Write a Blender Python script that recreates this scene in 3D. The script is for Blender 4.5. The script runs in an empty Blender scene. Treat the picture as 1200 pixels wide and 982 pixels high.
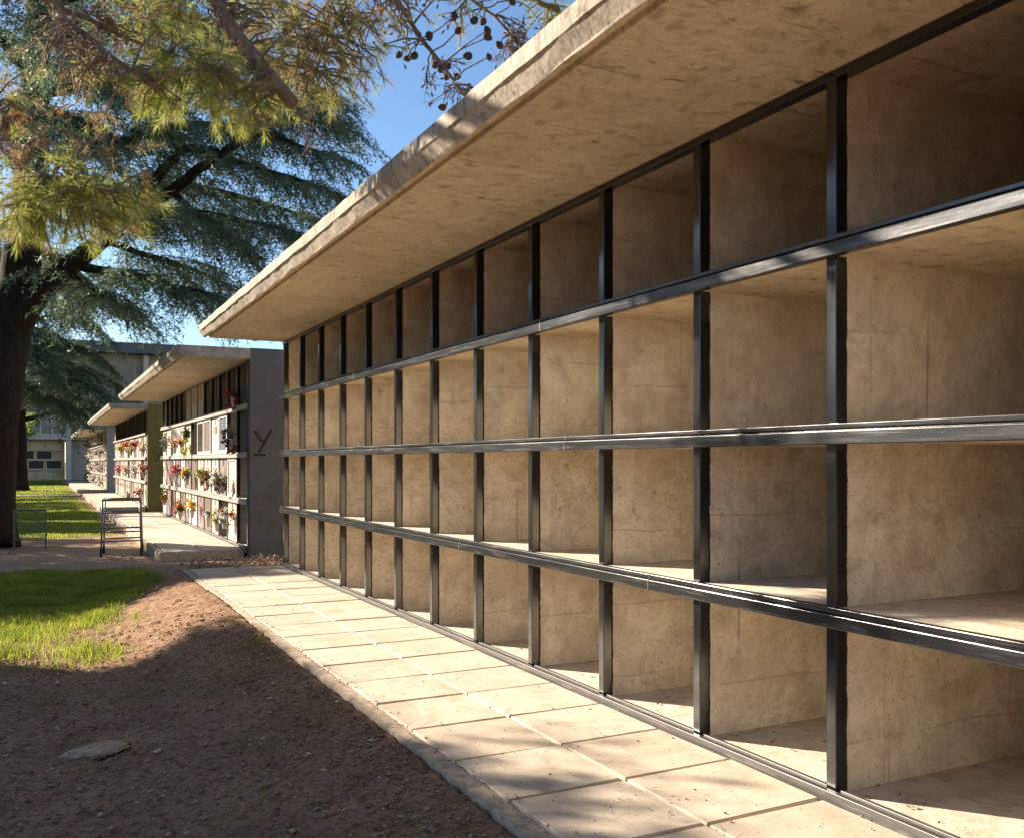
import bpy, bmesh, math, random
import numpy as np
from mathutils import Vector, noise as mnoise

random.seed(7)
RNG = np.random.default_rng(11)
S = bpy.context.scene
COL = S.collection
R = math.radians

# ------------------------------------------------------------------ camera model (metres; x = away from the niche front, y = along it)
EYE = 1.457
F = 1090.0                       # focal length in photo pixels (photo 1200 wide)
TH = math.atan(552.0 / F)        # camera heading, turned right of the +y axis
CT, ST = math.cos(TH), math.sin(TH)
XF = 2.80                        # plane of the niche fronts
SUN_AZ = R(39.5)                 # sun stands left of +y
SUN_EL = R(25.0)
SD = np.array([-math.sin(SUN_AZ), math.cos(SUN_AZ)])     # horizontal direction to the sun
TEL = math.tan(SUN_EL)

def at(px, py, d):
    """point seen at photo pixel px,py at view depth d"""
    lat = (px - 600.0) / F * d
    return Vector((lat * CT + d * ST, d * CT - lat * ST, EYE + (541.0 - py) / F * d))

def on_front(px, py, x):
    d = F * x / CT / (px - 48.0)
    return Vector((x, (d - x * ST) / CT, EYE + (541.0 - py) / F * d))

# ------------------------------------------------------------------ object helpers
def tag(o, label=None, cat=None, group=None, kind=None):
    if label: o['label'] = label
    if cat: o['category'] = cat
    if group: o['group'] = group
    if kind: o['kind'] = kind
    return o

def empty(name, loc, label, cat, group=None):
    o = bpy.data.objects.new(name, None)
    o.empty_display_size = 0.2
    o.location = loc
    COL.objects.link(o)
    return tag(o, label, cat, group)

def link_mesh(name, me, parent=None, mats=(), bevel=0.0, smooth=False):
    for m in mats: me.materials.append(m)
    if smooth:
        me.polygons.foreach_set('use_smooth', [True] * len(me.polygons))
    o = bpy.data.objects.new(name, me)
    COL.objects.link(o)
    if parent is not None:
        o.parent = parent
        root = parent
        off = Vector((0, 0, 0))
        while root is not None:
            off += root.location
            root = root.parent
        o.location = -off             # meshes are written in world coordinates
    if bevel > 0:
        b = o.modifiers.new('bevel', 'BEVEL')
        b.width = bevel; b.segments = 2; b.limit_method = 'ANGLE'
    return o

class MB:
    """collects boxes, tubes and loose faces of ONE mesh"""
    def __init__(s): s.v = []; s.f = []; s.m = []
    def add(s, vs, fs, mi=0):
        n = len(s.v)
        s.v.extend(vs); s.f.extend([tuple(i + n for i in f) for f in fs]); s.m.extend([mi] * len(fs))
    def box(s, x0, x1, y0, y1, z0, z1, mi=0):
        s.add([(x0, y0, z0), (x1, y0, z0), (x1, y1, z0), (x0, y1, z0), (x0, y0, z1), (x1, y0, z1), (x1, y1, z1), (x0, y1, z1)],
              [(0, 3, 2, 1), (4, 5, 6, 7), (0, 1, 5, 4), (1, 2, 6, 5), (2, 3, 7, 6), (3, 0, 4, 7)], mi)
    def tube(s, pts, rads, sides=6, mi=0, cap=True):
        pts = [Vector(p) for p in pts]
        n = len(s.v); k = len(pts)
        t0 = (pts[1] - pts[0]).normalized()
        ref = Vector((0, 0, 1)) if abs(t0.z) < 0.9 else Vector((1, 0, 0))
        u = t0.cross(ref).normalized()
        for i, p in enumerate(pts):
            a = pts[max(i - 1, 0)]; b = pts[min(i + 1, k - 1)]
            t = (b - a)
            t = t.normalized() if t.length > 1e-9 else t0
            u = (u - t * u.dot(t))
            u = u.normalized() if u.length > 1e-6 else t.orthogonal().normalized()
            w = t.cross(u)
            r = rads[i] if hasattr(rads, '__len__') else rads
            for j in range(sides):
                q = 2 * math.pi * j / sides
                s.v.append(tuple(p + u * (math.cos(q) * r) + w * (math.sin(q) * r)))
        for i in range(k - 1):
            for j in range(sides):
                j2 = (j + 1) % sides
                s.f.append((n + i * sides + j, n + i * sides + j2, n + (i + 1) * sides + j2, n + (i + 1) * sides + j)); s.m.append(mi)
        if cap:
            s.f.append(tuple(n + j for j in reversed(range(sides)))); s.m.append(mi)
            s.f.append(tuple(n + (k - 1) * sides + j for j in range(sides))); s.m.append(mi)
    def build(s, name, mats, parent=None, bevel=0.0, smooth=False):
        me = bpy.data.meshes.new(name)
        me.from_pydata(s.v, [], s.f)
        if not isinstance(mats, (list, tuple)): mats = [mats]
        if len(mats) > 1: me.polygons.foreach_set('material_index', s.m)
        me.update()
        return link_mesh(name, me, parent, mats, bevel, smooth)

def tri_mesh(name, tris, mat, parent=None, mi=None):
    """tris: (n,3,3) array of loose triangles"""
    tris = np.ascontiguousarray(tris, dtype=np.float32)
    n = len(tris)
    me = bpy.data.meshes.new(name)
    me.vertices.add(n * 3)
    me.vertices.foreach_set('co', tris.reshape(-1))
    me.loops.add(n * 3)
    me.loops.foreach_set('vertex_index', np.arange(n * 3, dtype=np.int32))
    me.polygons.add(n)
    me.polygons.foreach_set('loop_start', np.arange(0, n * 3, 3, dtype=np.int32))
    mats = mat if isinstance(mat, (list, tuple)) else [mat]
    if mi is not None: me.polygons.foreach_set('material_index', np.asarray(mi, dtype=np.int32))
    me.update(calc_edges=True)
    return link_mesh(name, me, parent, mats)

def unit(a):
    return a / np.maximum(np.linalg.norm(a, axis=-1, keepdims=True), 1e-9)

def blades(p, d, length, width):
    """thin triangles: base p, direction d"""
    n = len(p)
    d = unit(d)
    r = RNG.normal(size=(n, 3))
    s = unit(np.cross(d, r)) * (np.asarray(width).reshape(-1, 1) * 0.5)
    return np.stack([p - s, p + s, p + d * np.asarray(length).reshape(-1, 1)], axis=1)

# ------------------------------------------------------------------ materials
class NT:
    def __init__(s, name):
        s.mat = bpy.data.materials.new(name); s.mat.use_nodes = True
        s.t = s.mat.node_tree; s.n = s.t.nodes; s.l = s.t.links
        s.b = s.n['Principled BSDF']; s.out = s.n['Material Output']
    def new(s, typ, **kw):
        o = s.n.new(typ)
        for k, v in kw.items(): setattr(o, k, v)
        return o
    def lk(s, a, b): s.l.new(a, b)
    def pos(s, scale=(1, 1, 1), rot=(0, 0, 0)):
        g = s.new('ShaderNodeNewGeometry')
        m = s.new('ShaderNodeMapping')
        m.inputs['Scale'].default_value = scale; m.inputs['Rotation'].default_value = rot
        s.lk(g.outputs['Position'], m.inputs['Vector'])
        return m.outputs['Vector']
    def noise(s, vec, scale, detail=4, rough=0.55, dist=0.0):
        o = s.new('ShaderNodeTexNoise')
        o.inputs['Scale'].default_value = scale; o.inputs['Detail'].default_value = detail
        o.inputs['Roughness'].default_value = rough; o.inputs['Distortion'].default_value = dist
        s.lk(vec, o.inputs['Vector'])
        return o.outputs['Fac']
    def ramp(s, fac, stops, interp='LINEAR'):
        o = s.new('ShaderNodeValToRGB')
        cr = o.color_ramp; cr.interpolation = interp
        while len(cr.elements) < len(stops): cr.elements.new(0.5)
        for e, (p, c) in zip(cr.elements, stops):
            e.position = p; e.color = (c[0], c[1], c[2], 1) if hasattr(c, '__len__') else (c, c, c, 1)
        s.lk(fac, o.inputs['Fac'])
        return o.outputs['Color']
    def mix(s, fac, a, b, mode='MIX'):
        o = s.new('ShaderNodeMix', data_type='RGBA', blend_type=mode)
        for sock, v in ((o.inputs[0], fac), (o.inputs[6], a), (o.inputs[7], b)):
            if isinstance(v, (int, float)): sock.default_value = v
            elif isinstance(v, (tuple, list)): sock.default_value = (v[0], v[1], v[2], 1)
            else: s.lk(v, sock)
        return o.outputs[2]
    def math(s, op, a, b=None):
        o = s.new('ShaderNodeMath', operation=op)
        for i, v in enumerate((a, b)):
            if v is None: continue
            if isinstance(v, (int, float)): o.inputs[i].default_value = v
            else: s.lk(v, o.inputs[i])
        return o.outputs[0]
    def bump(s, h, strength=0.3, dist=0.01, prev=None):
        o = s.new('ShaderNodeBump')
        o.inputs['Strength'].default_value = strength; o.inputs['Distance'].default_value = dist
        s.lk(h, o.inputs['Height'])
        if prev is not None: s.lk(prev, o.inputs['Normal'])
        return o.outputs['Normal']
    def fin(s, color=None, rough=0.8, normal=None, spec=None):
        if color is not None:
            if isinstance(color, (tuple, list)): s.b.inputs['Base Color'].default_value = (*color, 1)
            else: s.lk(color, s.b.inputs['Base Color'])
        if isinstance(rough, (int, float)): s.b.inputs['Roughness'].default_value = rough
        else: s.lk(rough, s.b.inputs['Roughness'])
        if normal is not None: s.lk(normal, s.b.inputs['Normal'])
        if spec is not None: s.b.inputs['Specular IOR Level'].default_value = spec
        return s.mat

def concrete(name, a, b, dark, streak=0.35, bump=0.35, scale=1.0, paint_x=None, stretch=(1, 1, 1)):
    t = NT(name)
    p = t.pos()
    big = t.noise(p, 1.6 * scale, 5, 0.6, 0.4)
    c = t.ramp(big, [(0.30, a), (0.68, b)])
    mid = t.noise(p, 7 * scale, 6, 0.65, 0.3)
    c = t.mix(t.ramp(mid, [(0.46, 0.0), (0.72, 0.62)]), c, dark)
    # run marks from above
    ps = t.pos((9, 9, 0.7))
    st = t.noise(ps, 1.7, 4, 0.6)
    c = t.mix(t.math('MULTIPLY', t.ramp(st, [(0.56, 0.0), (0.74, 1.0)]), streak), c, dark)
    # pores and specks
    sp = t.noise(p, 55, 3, 0.7)
    c = t.mix(t.ramp(sp, [(0.64, 0.0), (0.74, 0.7)]), c, (dark[0] * .55, dark[1] * .55, dark[2] * .55))
    vo = t.new('ShaderNodeTexVoronoi', feature='F1'); vo.inputs['Scale'].default_value = 26
    t.lk(p, vo.inputs['Vector'])
    pit = t.ramp(vo.outputs['Distance'], [(0.05, 0.0), (0.13, 1.0)])
    gate = t.ramp(t.noise(p, 3.1, 3), [(0.5, 1.0), (0.62, 0.0)])
    pit2 = t.mix(gate, pit, (1, 1, 1))
    c = t.mix(t.math('MULTIPLY', t.math('SUBTRACT', 1.0, pit2), 0.5), c, (dark[0] * .6, dark[1] * .6, dark[2] * .6))
    if paint_x is not None:
        oi = t.new('ShaderNodeObjectInfo')
        va = t.new('ShaderNodeVectorMath', operation='ADD'); t.lk(p, va.inputs[0])
        vm = t.new('ShaderNodeVectorMath', operation='SCALE'); vm.inputs[0].default_value = (37, 91, 53); t.lk(oi.outputs['Random'], vm.inputs['Scale'])
        t.lk(vm.outputs[0], va.inputs[1]); q = va.outputs[0]
        c = t.mix(t.ramp(t.noise(q, 2.6, 5, .6, .8), [(.46, 0.0), (.64, .45)]), c, tuple(x * .68 for x in a))
        c = t.mix(t.ramp(t.noise(q, 1.9, 5, .6, .5), [(.52, 0.0), (.66, .55)]), c, tuple(min(.8, x * 1.22) for x in b))
        c = t.mix(t.ramp(t.noise(q, 38, 6, .8), [(.50, 0.0), (.66, .42)]), c, tuple(x * .8 for x in dark))
        s0 = t.new('ShaderNodeSeparateXYZ'); t.lk(q, s0.inputs[0])
        wv = t.noise(q, 2.2, 4, .6)
        # pour line, vertical form joint, run marks under the shelves
        def line(coord, per, wid, wob, gate):
            f = t.math('FRACT', t.math('ADD', t.math('MULTIPLY', coord, 1 / per), t.math('MULTIPLY', wv, wob)))
            return t.math('MULTIPLY', t.math('LESS_THAN', f, wid), t.ramp(t.noise(q, gate, 3, .6), [(.45, 0.0), (.56, 1.0)]))
        h1 = line(s0.outputs[2], .41, .03, .16, 1.7); h2 = line(s0.outputs[0], .62, .007, .02, 2.3)
        c = t.mix(t.math('MULTIPLY', h1, .28), c, tuple(x * .6 for x in dark))
        c = t.mix(t.math('MULTIPLY', h2, .38), c, tuple(x * .5 for x in dark))
        vv = t.new('ShaderNodeMapping'); vv.inputs['Scale'].default_value = (26, 1, .55); t.lk(q, vv.inputs['Vector'])
        dr = t.ramp(t.noise(vv.outputs[0], 1.0, 2, .5), [(.66, 0.0), (.70, 1.0)])
        dg = t.ramp(t.noise(q, 1.5, 2, .5), [(.55, 0.0), (.62, 1.0)])
        c = t.mix(t.math('MULTIPLY', t.math('MULTIPLY', dr, dg), .6), c, tuple(x * .45 for x in dark))
        hp = t.noise(q, 17, 6, .75)
        c = t.mix(t.math('MULTIPLY', t.ramp(hp, [(.58, 0.0), (.70, 1.0)]), t.ramp(t.noise(q, 2.4, 3), [(.48, 0.0), (.6, .8)])), c, tuple(x * .6 for x in dark))
    if paint_x is not None:           # black paint brushed past the metal onto the concrete edge
        g = t.new('ShaderNodeNewGeometry'); sx = t.new('ShaderNodeSeparateXYZ'); t.lk(g.outputs['Position'], sx.inputs[0])
        n1 = t.noise(t.pos((2, 2, 1)), 14, 5, 0.75)
        lim = t.math('ADD', paint_x - 0.008, t.math('MULTIPLY', n1, 0.018))
        k = t.math('LESS_THAN', sx.outputs[0], lim)
        c = t.mix(k, c, (0.012, 0.011, 0.011))
    n = t.bump(t.noise(p, 9, 8, 0.68), bump, 0.012)
    n = t.bump(t.noise(p, 120, 3, 0.6), bump * 0.8, 0.003, n)
    n = t.bump(pit2, bump * 0.8, 0.006, n)
    return t.fin(c, 0.88, n, 0.3)

def soffit_concrete(name):
    """cast against rough boards laid across: wood grain printed in the slab"""
    t = NT(name)
    p = t.pos()
    c = t.ramp(t.noise(p, 0.9, 6, 0.62, 0.5), [(0.28, (0.48, 0.39, 0.275)), (0.70, (0.68, 0.57, 0.42))])
    ang = t.noise(p, .8, 2, .5)
    gr = t.noise(t.pos((2.2, 5.5, 2.2)), 2.6, 9, 0.7, 2.8)
    c = t.mix(t.ramp(gr, [(0.50, 0.0), (0.68, 0.62)]), c, (0.27, 0.205, 0.13))
    c = t.mix(t.ramp(gr, [(0.28, 0.5), (0.44, 0.0)]), c, (0.78, 0.68, 0.52))
    mo = t.noise(p, 11, 7, .7, .6)
    c = t.mix(t.ramp(mo, [(0.50, 0.0), (0.66, 0.65)]), c, (0.25, 0.19, 0.12))
    c = t.mix(t.ramp(mo, [(0.30, 0.4), (0.44, 0.0)]), c, (0.66, 0.56, 0.42))
    kn = t.noise(t.pos((1.0, 2.6, 1.0)), 3.2, 5, 0.6, 1.4)
    c = t.mix(t.ramp(kn, [(0.64, 0.0), (0.71, 0.8)]), c, (0.14, 0.10, 0.065))
    # board joints every 0.3 m
    g = t.new('ShaderNodeNewGeometry'); sx = t.new('ShaderNodeSeparateXYZ'); t.lk(g.outputs['Position'], sx.inputs[0])
    yy = t.math('ADD', sx.outputs[1], t.math('MULTIPLY', t.noise(p, 2.5, 3), 0.03))
    fr = t.math('FRACT', t.math('MULTIPLY', yy, 1.6))
    ln = t.math('MULTIPLY', t.math('LESS_THAN', fr, 0.016), t.ramp(t.noise(p, 2.1, 2), [(0.42, 0.0), (0.55, 1.0)]))
    c = t.mix(t.math('MULTIPLY', ln, 0.55), c, (0.14, 0.105, 0.065))
    sp = t.noise(p, 60, 3, 0.7)
    c = t.mix(t.ramp(sp, [(0.62, 0.0), (0.74, 0.5)]), c, (0.12, 0.09, 0.06))
    n = t.bump(gr, 0.5, 0.012)
    n = t.bump(ln, -0.4, 0.006, n)
    n = t.bump(t.noise(p, 90, 3, 0.6), 0.25, 0.003, n)
    return t.fin(c, 0.9, n, 0.25)

def edge_concrete(name):
    t = NT(name)
    p = t.pos()
    c = t.ramp(t.noise(p, 3.0, 6, 0.65, 0.5), [(0.3, (0.26, 0.22, 0.17)), (0.66, (0.48, 0.42, 0.34))])
    st = t.noise(t.pos((12, 17, 1.6)), 1.7, 6, 0.7, 0.3)
    c = t.mix(t.ramp(st, [(0.48, 0.0), (0.66, 0.7)]), c, (0.13, 0.105, 0.085))
    c = t.mix(t.ramp(t.noise(p, 60, 4, .75), [(.54, 0.0), (.66, .6)]), c, (.15, .12, .09))
    mo = t.noise(p, 16, 6, 0.7)
    c = t.mix(t.ramp(mo, [(0.56, 0.0), (0.70, 0.8)]), c, (0.09, 0.075, 0.06))
    n = t.bump(t.noise(p, 45, 8, 0.7), 0.6, 0.008)
    return t.fin(c, 0.92, n, 0.2)

def black_paint(name, base=(0.010, 0.010, 0.012), rough=(0.12, 0.22), worn=0.12, worn_col=(0.16, 0.155, 0.15), grain=(9, 9, .5)):
    t = NT(name)
    p = t.pos((1, 1, 1))
    ps = t.pos(grain)
    w = t.noise(ps, 6, 6, 0.7, 0.3)
    c = t.mix(t.math('MULTIPLY', t.ramp(w, [(0.55, 0.0), (0.72, 1.0)]), worn), base, worn_col)
    d = t.noise(p, 70, 3, 0.7)
    c = t.mix(t.ramp(d, [(0.66, 0.0), (0.76, 0.6)]), c, (0.22, 0.19, 0.15))
    rg = t.ramp(t.noise(ps, 3, 5, 0.65), [(0.3, rough[0]), (0.7, rough[1])])
    n = t.bump(t.noise(p, 26, 6, 0.65), 0.22, 0.002)
    m = t.fin(c, rg, n, 0.8)
    return m

def flat(name, col, rough=0.7, var=0.25, scale=12, bump=0.2):
    t = NT(name)
    p = t.pos()
    n = t.noise(p, scale, 5, 0.62)
    lo = tuple(x * (1 - var) for x in col); hi = tuple(min(1, x * (1 + var)) for x in col)
    c = t.ramp(n, [(0.3, lo), (0.7, hi)])
    return t.fin(c, rough, t.bump(t.noise(p, scale * 6, 4, 0.6), bump, 0.004), 0.4)

def foliage(name, cols, trans=0.35, rough=0.55, clump=1.3):
    t = NT(name)
    g = t.new('ShaderNodeNewGeometry')
    k = len(cols)
    c1 = t.ramp(g.outputs['Random Per Island'], [(i / max(k - 1, 1), c) for i, c in enumerate(cols)])
    n = t.noise(t.pos(), clump, 3, 0.6)
    c = t.mix(0.7, c1, t.ramp(n, [(0.3, cols[0]), (0.7, cols[-1])]))
    t.lk(c, t.b.inputs['Base Color'])
    t.b.inputs['Roughness'].default_value = rough
    t.b.inputs['Specular IOR Level'].default_value = 0.25
    tr = t.new('ShaderNodeBsdfTranslucent'); t.lk(c, tr.inputs['Color'])
    ms = t.new('ShaderNodeMixShader'); ms.inputs[0].default_value = trans
    t.lk(t.b.outputs[0], ms.inputs[1]); t.lk(tr.outputs[0], ms.inputs[2]); t.lk(ms.outputs[0], t.out.inputs['Surface'])
    return t.mat

def bark(name, a, b):
    t = NT(name)
    v = t.pos((9, 9, 1.6))
    w = t.noise(v, 2.2, 7, 0.7, 0.6)
    c = t.ramp(w, [(0.32, a), (0.66, b)])
    n = t.bump(w, 0.9, 0.05)
    return t.fin(c, 0.95, n, 0.15)

M = {}
M['wall'] = concrete('niche_concrete', (0.58, 0.49, 0.375), (0.75, 0.655, 0.52), (0.30, 0.235, 0.165), 0.36, 0.6, paint_x=2.862)
M['floor'] = concrete('niche_floor_concrete', (0.50, 0.43, 0.33), (0.64, 0.56, 0.44), (0.26, 0.20, 0.14), 0.0, 0.8, 1.6)
M['shelf'] = soffit_concrete('board_cast_shelf')
M['soffit'] = soffit_concrete('board_cast_soffit')
M['edge'] = edge_concrete('weathered_slab_edge')
M['metal'] = black_paint('black_gloss_paint')
M['rail'] = black_paint('worn_black_rail_paint', (0.016, 0.016, 0.018), (0.15, 0.30), 0.45, (0.20, 0.19, 0.18), (9, .45, 9))
M['channel'] = black_paint('dusty_floor_channel', (0.06, 0.055, 0.05), (0.3, 0.5), 0.8, (0.26, 0.23, 0.19), (9, .45, 9))
M['grey_wall'] = concrete('dark_grey_render', (0.125, 0.112, 0.106), (0.155, 0.141, 0.132), (0.09, 0.08, 0.073), 0.5, 0.25)
M['olive_wall'] = concrete('olive_render', (0.155, 0.14, 0.042), (0.19, 0.172, 0.052), (0.11, 0.095, 0.035), 0.5, 0.25)
M['pale_wall'] = flat('pale_render', (0.46, 0.37, 0.29), 0.85, 0.15, 4)
M['grey_rail'] = flat('worn_grey_rail', (.31, .285, .25), 0.45, 0.3, 14)
M['brown_metal'] = flat('dark_brown_paint', (0.035, 0.018, 0.018), 0.5, 0.3, 10)
M['letter'] = flat('black_letter', (0.012, 0.012, 0.014), 0.5, 0.1)
M['olive_letter'] = flat('dull_dark_letter', (0.07, 0.06, 0.02), 0.7, 0.1)

# ------------------------------------------------------------------ world, sun, camera
def make_world():
    w = bpy.data.worlds.new('World'); S.world = w; w.use_nodes = True
    nt = w.node_tree
    bg = nt.nodes['Background']
    sky = nt.nodes.new('ShaderNodeTexSky'); sky.sky_type = 'NISHITA'
    sky.sun_disc = False; sky.sun_elevation = SUN_EL; sky.sun_rotation = -SUN_AZ
    sky.air_density = 1.0; sky.dust_density = 0.25; sky.ozone_density = 4.0
    nt.links.new(sky.outputs[0], bg.inputs['Color'])
    bg.inputs['Strength'].default_value = 0.048
    d = bpy.data.lights.new('sun', 'SUN'); d.energy = 4.2; d.angle = R(0.55); d.color = (1.0, 0.86, 0.70)
    o = bpy.data.objects.new('sun', d); COL.objects.link(o)
    v = Vector((SD[0] * math.cos(SUN_EL), SD[1] * math.cos(SUN_EL), math.sin(SUN_EL)))
    o.rotation_euler = v.to_track_quat('Z', 'Y').to_euler()
    o.location = v * 60
    c = bpy.data.cameras.new('camera'); c.sensor_width = 36; c.lens = 36 * F / 1200
    c.shift_y = 50 / 1200.0; c.clip_end = 4000; c.clip_start = 0.05
    co = bpy.data.objects.new('camera', c); COL.objects.link(co)
    co.location = (0, 0, EYE); co.rotation_euler = (R(90), 0, -TH)
    S.camera = co
    S.cycles.max_bounces = 14; S.cycles.diffuse_bounces = 10; S.cycles.glossy_bounces = 4; S.cycles.transmission_bounces = 4
    vs = S.view_settings
    vs.view_transform = 'Standard'; vs.look = 'None'; vs.gamma = 1; vs.use_curve_mapping = False
    vs.exposure = 2.05
make_world()

# ------------------------------------------------------------------ which places the sun must still reach (leaves are cut from the crowns for it)
LITPOLY = np.array([(-.9, 9.45), (-.9, 8.0), (-.3, 7.75), (.28, 7.3), (.69, 7.35), (1.0, 7.6), (1.22, 8.0), (1.6, 8.0), (2.2, 10.9), (1.5, 10.75), (1.1, 10.1), (.9, 9.75), (.3, 9.45)])
def in_poly(p, poly):
    x, y = p[:, 0], p[:, 1]
    inside = np.zeros(len(p), bool)
    n = len(poly)
    for i in range(n):
        x1, y1 = poly[i]; x2, y2 = poly[(i + 1) % n]
        c = ((y1 > y) != (y2 > y)) & (x < (x2 - x1) * (y - y1) / (y2 - y1 + 1e-12) + x1)
        inside ^= c
    return inside
def sun_gap(p, keep_rand=None):
    """True where a leaf at p would shade a spot chosen to stay sunny, so it is cut"""
    n = len(p)
    r = RNG.random(n)
    t = (p[:, 2] - 0.02) / TEL
    g = p[:, :2] - SD * t[:, None]
    cut = in_poly(g, LITPOLY)
    t2 = (p[:, 2] - 0.13) / TEL
    h = p[:, :2] - SD * t2[:, None]
    def path(y0, y1, pr, x0=1.52, x1=2.95):
        return (h[:, 0] > x0) & (h[:, 0] < x1) & (h[:, 1] > y0) & (h[:, 1] < y1) & (r < pr)
    cut |= path(4.15, 11.0, 1.0) | path(2.6, 4.15, 0.78) | path(-8, 2.6, 0.98) | path(16.3, 26, 0.9) | path(30, 43, 0.75) | path(49, 70, 0.7)
    t3 = (XF - p[:, 0]) / -SD[0]
    fy = p[:, 1] - SD[1] * t3; fz = p[:, 2] - TEL * t3
    def front(y0, y1, pr):
        return (t3 > 0) & (fz > 0.1) & (fz < 2.45) & (fy > y0) & (fy < y1) & (r < pr)
    cut |= front(3.6, 10.8, 0.99) | front(1.2, 3.6, 0.93) | front(-8, 1.2, 0.99) | front(16.2, 25.6, 0.9) | front(29.8, 43, 0.92) | front(49, 70, 0.6)
    # unseen ground behind and beside the camera, kept sunny to bounce light
    cut |= (g[:, 0] < 1.5) & (g[:, 1] < 2.1) & (g[:, 0] > -12) & (r < .97)
    cut |= (g[:, 0] < -1.9) & (g[:, 0] > -12) & (g[:, 1] < 9) & (r < .9)
    # thin sunny bands across the far lawn and the bare earth
    s = g[:, 1] + 0.25 * g[:, 0]
    far = (g[:, 0] > -8) & (g[:, 0] < 1.5)
    band = ((s > 19.7) & (s < 21.2)) | ((s > 25.3) & (s < 25.9)) | ((s > 30.8) & (s < 31.6)) | ((s > 38) & (s < 39)) | ((s > 48) & (s < 50)) | ((s > 62) & (s < 68))
    cut |= far & band & (r < 0.93)
    return cut

# ------------------------------------------------------------------ niche blocks
CW = 0.85                      # niche width
Z_CEIL = 3.005; Z_TOP = 3.165
Z_RAIL = (2.303, 1.567, 0.847)
Z_FL = 0.145
X_BACK = 5.05
X_EDGE = 1.755

def slab(y0, y1, parent):
    b = MB()
    prof = [(X_EDGE + .015, Z_TOP), (X_EDGE, Z_TOP - .014), (X_EDGE + .002, Z_TOP - .088), (X_EDGE + .014, Z_TOP - .094),
            (X_EDGE + .052, Z_CEIL + .010), (X_EDGE + .060, Z_CEIL), (X_EDGE + .080, Z_CEIL - .001), (X_EDGE + .083, Z_CEIL + .022),
            (X_EDGE + .118, Z_CEIL + .022), (X_EDGE + .122, Z_CEIL), (X_BACK + 1.0, Z_CEIL), (X_BACK + 1.0, Z_TOP)]
    n = len(prof)
    k = max(int((y1 - y0) / 0.09), 8)
    for i in range(k + 1):
        y = y0 + (y1 - y0) * i / k
        for j, (x, z) in enumerate(prof):
            jx = jz = 0
            if j < 6:
                jx = mnoise.noise(Vector((y * 5.1, j * 3.7, 1.3))) * .006 + mnoise.noise(Vector((y * 1.1, j * .7, 7.3))) * .006
                jz = mnoise.noise(Vector((y * 4.3, j * 5.7, 9.1))) * .005
            b.v.append((x + jx, y, z + jz))
    for i in range(k):
        for j in range(n):
            j2 = (j + 1) % n
            b.f.append((i * n + j, (i + 1) * n + j, (i + 1) * n + j2, i * n + j2))
            b.m.append(1 if (j < 5 or j >= 10) else 0)
    b.f.append(tuple(range(n))); b.m.append(1)
    b.f.append(tuple(k * n + j for j in reversed(range(n)))); b.m.append(1)
    return b.build('roof_slab', [M['soffit'], M['edge']], parent)

def niche_block(y0, ncols, label, metal, rail, endmat, kind, near_wall=True, wallmat=None):
    y1 = y0 + ncols * CW
    root = empty('niche_block', (X_BACK - 1.1, (y0 + y1) / 2, 0), label, 'niche block', 'concrete niche blocks in a row')
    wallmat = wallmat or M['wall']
    slab(y0 - .145, y1 + .06, root)
    for k in range(ncols + 1):
        y = y0 + k * CW
        b = MB(); b.box(XF, XF + .055, y, y + .053, Z_FL + .002, Z_CEIL - .001)
        b.build('post', metal, root, 0.004)
        b = MB(); b.box(XF + .052, X_BACK, y + .003, y + .050, .02, Z_CEIL + .01)
        b.build('divider', wallmat, root)
    for z in Z_RAIL:
        b = MB(); b.box(XF + .004, X_BACK + .01, y0 + .01, y1 + .043, z - .036, z + .036)
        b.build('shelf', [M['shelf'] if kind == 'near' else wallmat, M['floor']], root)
        me = root.children[-1].data
        for p in me.polygons: p.material_index = 1 if p.normal.z > .5 else 0
        b = MB()
        b.box(XF - .046, XF - .002, y0 - .02, y1 + .075, z - .041, z + .012)
        b.box(XF - .030, XF - .002, y0 - .018, y1 + .073, z + .012, z + .020)
        b.box(XF - .038, XF - .002, y0 - .02, y1 + .075, z + .020, z + .040)
        b.build('rail', rail, root, 0.0035)
    b = MB(); b.box(XF - .006, XF + .05, y0 - .01, y1 + .06, Z_CEIL - .036, Z_CEIL - .003)
    b.build('top_beam', metal, root, 0.003)
    b = MB(); b.box(XF + .03, X_BACK + .01, y0 - .08, y1 + .052, -.05, Z_FL)
    b.build('niche_floor', M['floor'], root)
    b = MB()
    b.box(XF - .040, XF - .012, y0 - .01, y1 + .06, .08, Z_FL + .018)
    b.box(XF - .012, XF + .012, y0 - .01, y1 + .06, .08, Z_FL + .006)
    b.box(XF + .012, XF + .034, y0 - .01, y1 + .06, .08, Z_FL + .018)
    b.build('floor_channel', M['channel'], root, 0.003)
    b = MB(); b.box(X_BACK, X_BACK + .15, y0 - .12, y1 + .05, -.05, Z_CEIL + .02)
    b.build('back_wall', wallmat, root)
    if near_wall:
        b = MB(); b.box(XF + .012, X_BACK + .17, y0 - .15, y0 - .004, -.05, Z_TOP + .004)
        ew = b.build('end_wall', endmat, root, 0.006)
        return root, ew
    return root, None

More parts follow.
